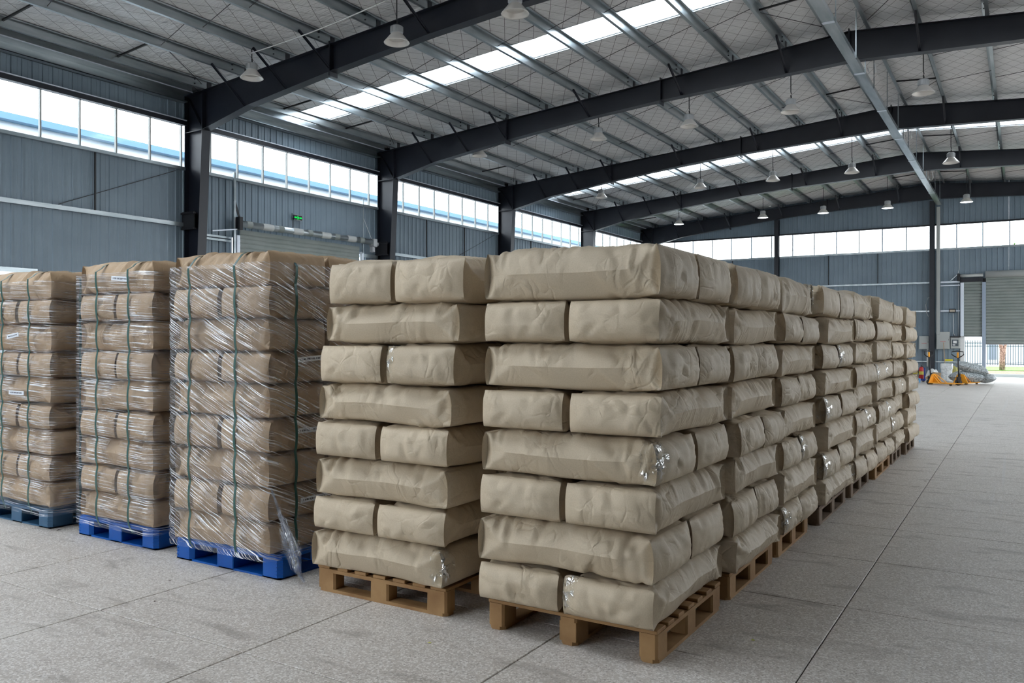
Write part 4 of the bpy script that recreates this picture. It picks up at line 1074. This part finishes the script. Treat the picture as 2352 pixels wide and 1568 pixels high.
q = MB(); q.box(-.16, .16, -.05, .05, 0, .09); o = bevel(q.build('yellow_case', mat('yellow_plastic', (.8, .7, .05), .5), None, False, (at(2177, 830, 39.9)[0], 40.42, .745)), .03); tag(o, 'small yellow case lying on the low rail of the far wall', 'case')
q = MB(); q.tube([(at(2173, 836, 39.6)[0], 39.6, .02), (at(2167, 780, 40.2)[0], 40.2, 1.55)], .014, 8); tag(q.build('broom_handle', cardb), 'thin brown broom handle leaning on the far wall', 'broom')
q = MB(); q.box(-.06, .06, -.06, .06, 0, .16); o = q.build('blue_bucket', mat('light_blue', (.12, .35, .6), .5), None, False, (at(2110, 880, 35.6)[0], 35.6, 0)); tag(o, 'small light blue box on the floor by the last sack load', 'box')
# tall white woven sack folded at the top
def tall_sack(x, y, w, d, h):
    r = empty('woven_sack', (x, y, 0)); tag(r, 'upright white woven sack with folded top beside the pallet trucks', 'sack')
    V = []; n_ = 28; prof = [(0, .92), (.05, 1.02), (.18, 1.0), (.35, .93), (.5, .9), (.66, .95), (.72, .99)]
    rs = np.random.RandomState(2)
    for zf, k in prof:
        for i in range(n_):
            t = 2*math.pi*i/n_; c, s_ = math.cos(t), math.sin(t); q_ = (abs(c)**5+abs(s_)**5)**(-1/5)
            V.append((w/2*k*c*q_+rs.randn()*.004, d/2*k*s_*q_+rs.randn()*.004, h*zf))
    q = MB(); q.add(V, [(j*n_+i, j*n_+(i+1) % n_, (j+1)*n_+(i+1) % n_, (j+1)*n_+i) for j in range(len(prof)-1) for i in range(n_)]+[tuple(range(n_))[::-1]]); q.build('body', wsack, r, True)
    q = MB(); q.cbox(-w/2*1.04, w/2*1.04, -d/2*1.02, d/2, h*.70, h, .03); bevel(q.build('folded_top', wsack, r), .02, 2)
    q = MB(); q.box(-.006, .006, -d/2-.006, -d/2+.01, .05, h*.7); q.build('seam', greyb, r)
tall_sack(at(2174, 870, 37.1)[0], 37.2, .42, .3, .72)

def pallet_truck(x, y, rz, lb, hz=1.12):
    r = empty('pallet_truck', (x, y, 0), rz); tag(r, lb, 'pallet truck', 'orange pallet trucks')
    # forks run along +x
    for s_ in (-1, 1):
        q = MB(); q.prism([(0, s_*.19-.08, .055), (1.0, s_*.19-.08, .055), (1.1, s_*.19-.04, .06), (1.1, s_*.19+.04, .06), (1.0, s_*.19+.08, .055), (0, s_*.19+.08, .055)], (0, 0, .03)); bevel(q.build('fork', yellow, r), .004)
        q = MB(); q.tube([(.92, s_*.19-.03, .035), (.92, s_*.19+.03, .035)], .035, 14); q.build('load_roller', rubber, r)
        q = MB(); q.tube([(-.16, s_*.06-.03, .09), (-.16, s_*.06+.03, .09)], .09, 18); q.build('steer_wheel', rubber, r)
    q = MB(); q.prism([(0, -.27, .06), (0, .27, .06), (0, .13, .36), (0, .07, .40), (0, -.07, .40), (0, -.13, .36)], (.03, 0, 0)); q.prism([(.03, -.02, .38), (.03, -.02, .09), (.36, -.02, .09)], (0, .04, 0))
    for s_ in (-1, 1): q.bar((.02, s_*.1, .38), (.42, s_*.19, .08), .04, .02)
    bevel(q.build('cover', yellow, r), .006)
    q = MB(); q.box(.032, .034, .02, .12, .12, .2); q.build('plate', white, r)
    q = MB(); q.box(-.24, -.02, -.045, .045, .12, .3); q.tube([(-.1, 0, .1), (-.1, 0, .42)], .04, 12); bevel(q.build('pump', black, r), .01)
    q = MB(); q.tube([(-.14, 0, .3), (-.2, 0, 1.0)], .022, 10); q.build('handle_bar', black, r, True)
    q = MB(); q.tube([(-.2, 0, 1.0), (-.21, -.12, 1.05), (-.23, -.21, 1.12), (-.24, -.2, 1.22), (-.245, 0, 1.25), (-.24, .2, 1.22), (-.23, .21, 1.12), (-.21, .12, 1.05), (-.2, 0, 1.0)], .018, 8); q.build('grip', black, r, True)
    q = MB(); q.box(-.235, -.2, -.03, .03, 1.0, 1.2); q.build('lever', yellow, r)
    return r
g1 = at(2151, 878, 34.3); g2 = at(2203, 885, 34.2)
pallet_truck(g1[0]-.1, 34.35, math.radians(-38), 'orange pallet truck with lowered empty forks')
pallet_truck(g2[0]+.02, 34.6, math.radians(70), 'orange pallet truck carrying grey speckled sacks')
def pillow(x, y, z, L_, W_, H_, rz, tilt, lb, seed):
    rs = np.random.RandomState(seed); n_ = 22; V = []
    for sgn in (1, -1):
        for j in range(n_+1):
            for i in range(n_+1):
                a, b = i/n_*2-1, j/n_*2-1; t = (max(0, 1-abs(a)**3)*max(0, 1-abs(b)**3))**.6
                V.append((a*L_/2*(1-.08*b*b), b*W_/2*(1-.06*a*a), sgn*H_/2*t+rs.randn()*.003+.02*math.sin(a*4+seed)*t))
    k = (n_+1)**2; Fc = [(j*(n_+1)+i, j*(n_+1)+i+1, (j+1)*(n_+1)+i+1, (j+1)*(n_+1)+i) for j in range(n_) for i in range(n_)]
    q = MB(); q.add(V, Fc+[tuple(v+k for v in f[::-1]) for f in Fc]); o = q.build('speckled_sack', gsack, None, True, (x, y, z)); o.rotation_euler = (0, tilt, rz)
    return tag(o, lb, 'sack', 'grey speckled sacks on the pallet truck')
pillow(at(2219, 870, 35.2)[0], 35.25, .27, 1.2, .75, .40, .1, 0, 'grey speckled sack lying lowest on the pallet truck', 3)
pillow(at(2256, 870, 35.6)[0], 35.75, .25, .9, .7, .36, -.2, .10, 'grey speckled sack overhanging the right end of the pallet truck', 4)
pillow(at(2232, 855, 35.3)[0], 35.35, .60, 1.15, .75, .38, .1, .30, 'grey speckled sack draped on top of the two others', 6)

# small fallen leaves on the floor
for i, (u, v, c, lb) in enumerate(((1729, 1471, (.6, .65, .08), 'tiny yellow leaf on the floor right of the corner pallet'), (135, 1218, (.06, .04, .03), 'dark dry leaf on the floor between the left blue pallets'), (2125, 1105, (.16, .09, .04), 'dry brown leaf on the aisle floor beside the joint'), (390, 1334, (.08, .03, .02), 'small dark speck of dirt before the middle blue pallet'),
                                (356, 1381, (.1, .04, .02), 'small reddish crumb on the floor near the bottom left'), (986, 1477, (.6, .6, .1), 'tiny yellow scrap on the floor before the leaning load'))):
    d = (u-1176)/F_PX*r_ - (v-784)/F_PX*u_ + fwd; p = d*(-CAM_H/d[2])
    s_ = .012 if v > 1250 else .02
    q = MB(); q.add([(-s_, 0, .001), (0, -s_*.5, .004), (s_*1.2, 0, .002), (0, s_*.5, .006)], [(0, 1, 2), (0, 2, 3)]); o = q.build('leaf', mat('leaf_%d' % i, c, .7), None, False, (p[0], p[1], .001)); o.rotation_euler = (0, 0, i*1.3); tag(o, lb, 'leaf', 'crumbs and leaves on the floor')

# ------------------------------------------------------------------ outside
asph = mat('pale_paving', (.36, .36, .35), .8); grassm = mat('lawn_grass', (.16, .32, .05), .9); noise_mix(grassm, (.05, .15, .02), (.12, .26, .04), 8, 6, 'World', bump=.6, bscale=30, bdist=.05)
mulch = mat('leaf_mulch', (.4, .25, .15), .9); noise_mix(mulch, (.10, .06, .035), (.30, .19, .12), 14, 7, 'World', bump=1, bscale=18, bdist=.06)
g = struct('ground_outside', label='pale paving around the warehouse outside', cat='ground'); 
q = MB(); q.box(-90, 60, YF+.2, 300, -.2, -.02); q.box(-90, XL-.3, -40, YF+.2, -.2, -.02); q.box(XR+.3, 60, -40, YF+.2, -.2, -.02); q.box(XL-.3, XR+.3, -40, YB-.3, -.2, -.02); q.build('paving', asph, g)
q = MB(); q.box(-12, 16, 43.6, 43.8, -.02, .12); tag(q.build('kerb', greyb), 'grey concrete kerb beyond the far opening', 'kerb', None, 'structure')
q = MB(); q.box(-12, 16, 43.81, 48.99, -.02, .10); tag(q.build('mulch_bed', mulch), 'brown leaf litter bed behind the kerb outside', 'mulch', None, 'stuff')
q = MB(); q.box(-12, 16, 49, 56, -.02, .13); tag(q.build('lawn', grassm), 'bright green lawn strip in front of the railings outside', 'grass', None, 'stuff')
r = empty('railing_fence', (0, 56.6, .1)); tag(r, 'dark spiked railing fence outside beyond the lawn', 'fence')
sp_m = MB(); sp_m.box(-.02, .02, -.02, .02, 0, 1.55); sp_m.add([(-.014, -.014, 1.55), (.014, -.014, 1.55), (.014, .014, 1.55), (-.014, .014, 1.55), (0, 0, 1.66)], [(0, 1, 4), (1, 2, 4), (2, 3, 4), (3, 0, 4)])
fen = mat('fence_paint', (.06, .08, .10), .5); spm = sp_m.mesh('picket', fen)
for k in range(75): obj('picket', spm, r, (-5.5+k*.13, 0, 0))
for z in (.15, 1.2, 1.38):
    q = MB(); q.box(-5.6, 4.4, -.02, .02, z, z+.05); q.build('rail', fen, r)
q = MB(); q.box(-6, 5, -.15, .15, -.1, .1); q.build('plinth', greyb, r)
tr_ = empty('tree', (at(2301, 850, 49.5)[0], 49.6, .13)); tag(tr_, 'slim forked tree trunk outside behind the far opening', 'tree')
bark = mat('bark', (.28, .16, .12), .9); noise_mix(bark, (.16, .09, .07), (.42, .28, .22), 12, 6, bump=1, bscale=20, bdist=.05)
q = MB(); q.tube([(0, 0, -.1), (-.02, 0, .5), (.0, 0, 1.0), (-.12, 0, 1.7), (-.18, 0, 2.6), (-.1, 0, 4)], [.12, .10, .10, .075, .06, .04], 10)
q.tube([(.05, 0, -.1), (.06, .03, .6), (.10, .05, 1.1), (.28, .1, 1.8), (.42, .1, 2.6), (.7, .2, 4)], [.11, .09, .085, .06, .05, .03], 10); q.build('trunk', bark, tr_, True)
leafm = mat('tree_leaves', (.10, .25, .04), .7); q = MB(); rs = np.random.RandomState(9)
for k in range(900):
    p = rs.randn(3)*(.9, .9, .6)+(0.2, 0, 4.4); a = rs.rand(3)-.5; b = rs.rand(3)-.5; a *= .16; b *= .16
    q.add([p, p+a, p+a+b, p+b], [(0, 1, 2, 3)])
o = q.build('foliage', leafm, tr_); o['kind'] = 'stuff'
wb_ = mat('white_building_paint', (.42, .46, .48), .7); wdk = mat('dark_opening', (.10, .12, .15), .5)
r = empty('neighbour_building', (0, 74, 0)); tag(r, 'long white low building beyond the railings outside', 'building')
q = MB(); q.box(-12, 14, 0, 12, 0, 2.7); q.build('wall', wb_, r)
q = MB(); q.prism([(-12.4, -.4, 2.7), (-12.4, 12.4, 2.7), (-12.4, 6, 4.4)], (26.8, 0, 0)); q.build('roof', mat('pale_roof', (.62, .66, .7), .7), r)
for x_ in (-2.2, .35, 1.45, 2.6): 
    q = MB(); q.box(x_, x_+.55, -.06, 0, .2, 1.9); q.build('window', wdk, r)
def hillr(x0, x1, y, h, seed, m, lb):
    rs = np.random.RandomState(seed); ph = rs.rand(4)*6; n_ = 60; rows = 10; V = []
    for j in range(rows+1):
        f = j/rows
        for i in range(n_+1):
            x = x0+(x1-x0)*i/n_; zz = h*(.6+.25*math.sin(x*.03+ph[0])+.15*math.sin(x*.09+ph[1])); V.append((x, y+f*60, zz*math.sin(math.pi*min(f*.5+.0, .5))-.3))
    q = MB(); q.add(V, [(j*(n_+1)+i, j*(n_+1)+i+1, (j+1)*(n_+1)+i+1, (j+1)*(n_+1)+i) for j in range(rows) for i in range(n_)])
    return tag(q.build('hill', m, None, True), lb, 'hill', None, 'structure')
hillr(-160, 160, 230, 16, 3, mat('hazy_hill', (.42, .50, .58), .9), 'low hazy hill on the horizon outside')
# neighbouring shed past the left wall: pale cladding under a blue eave band
wsh = mat('shed_white_paint', (.78, .80, .82), .7)
r = empty('neighbour_shed', (-22.5, 0, 0)); tag(r, 'pale neighbouring shed with a blue eave seen through the left windows', 'building')
q = MB(); q.box(-10, -.2, -30, 48, 0, 7.345); q.build('wall', wsh, r)
q = MB(); q.box(-10.2, .1, -30, 48, 7.345, 7.52); q.build('eave_band', mat('light_blue_eave', (.09, .19, .30), .6), r)
r = empty('utility_pole', (at(1850, 560, 90)[0], 90, 0)); tag(r, 'hazy pole with cross arm seen through the far windows', 'pole')
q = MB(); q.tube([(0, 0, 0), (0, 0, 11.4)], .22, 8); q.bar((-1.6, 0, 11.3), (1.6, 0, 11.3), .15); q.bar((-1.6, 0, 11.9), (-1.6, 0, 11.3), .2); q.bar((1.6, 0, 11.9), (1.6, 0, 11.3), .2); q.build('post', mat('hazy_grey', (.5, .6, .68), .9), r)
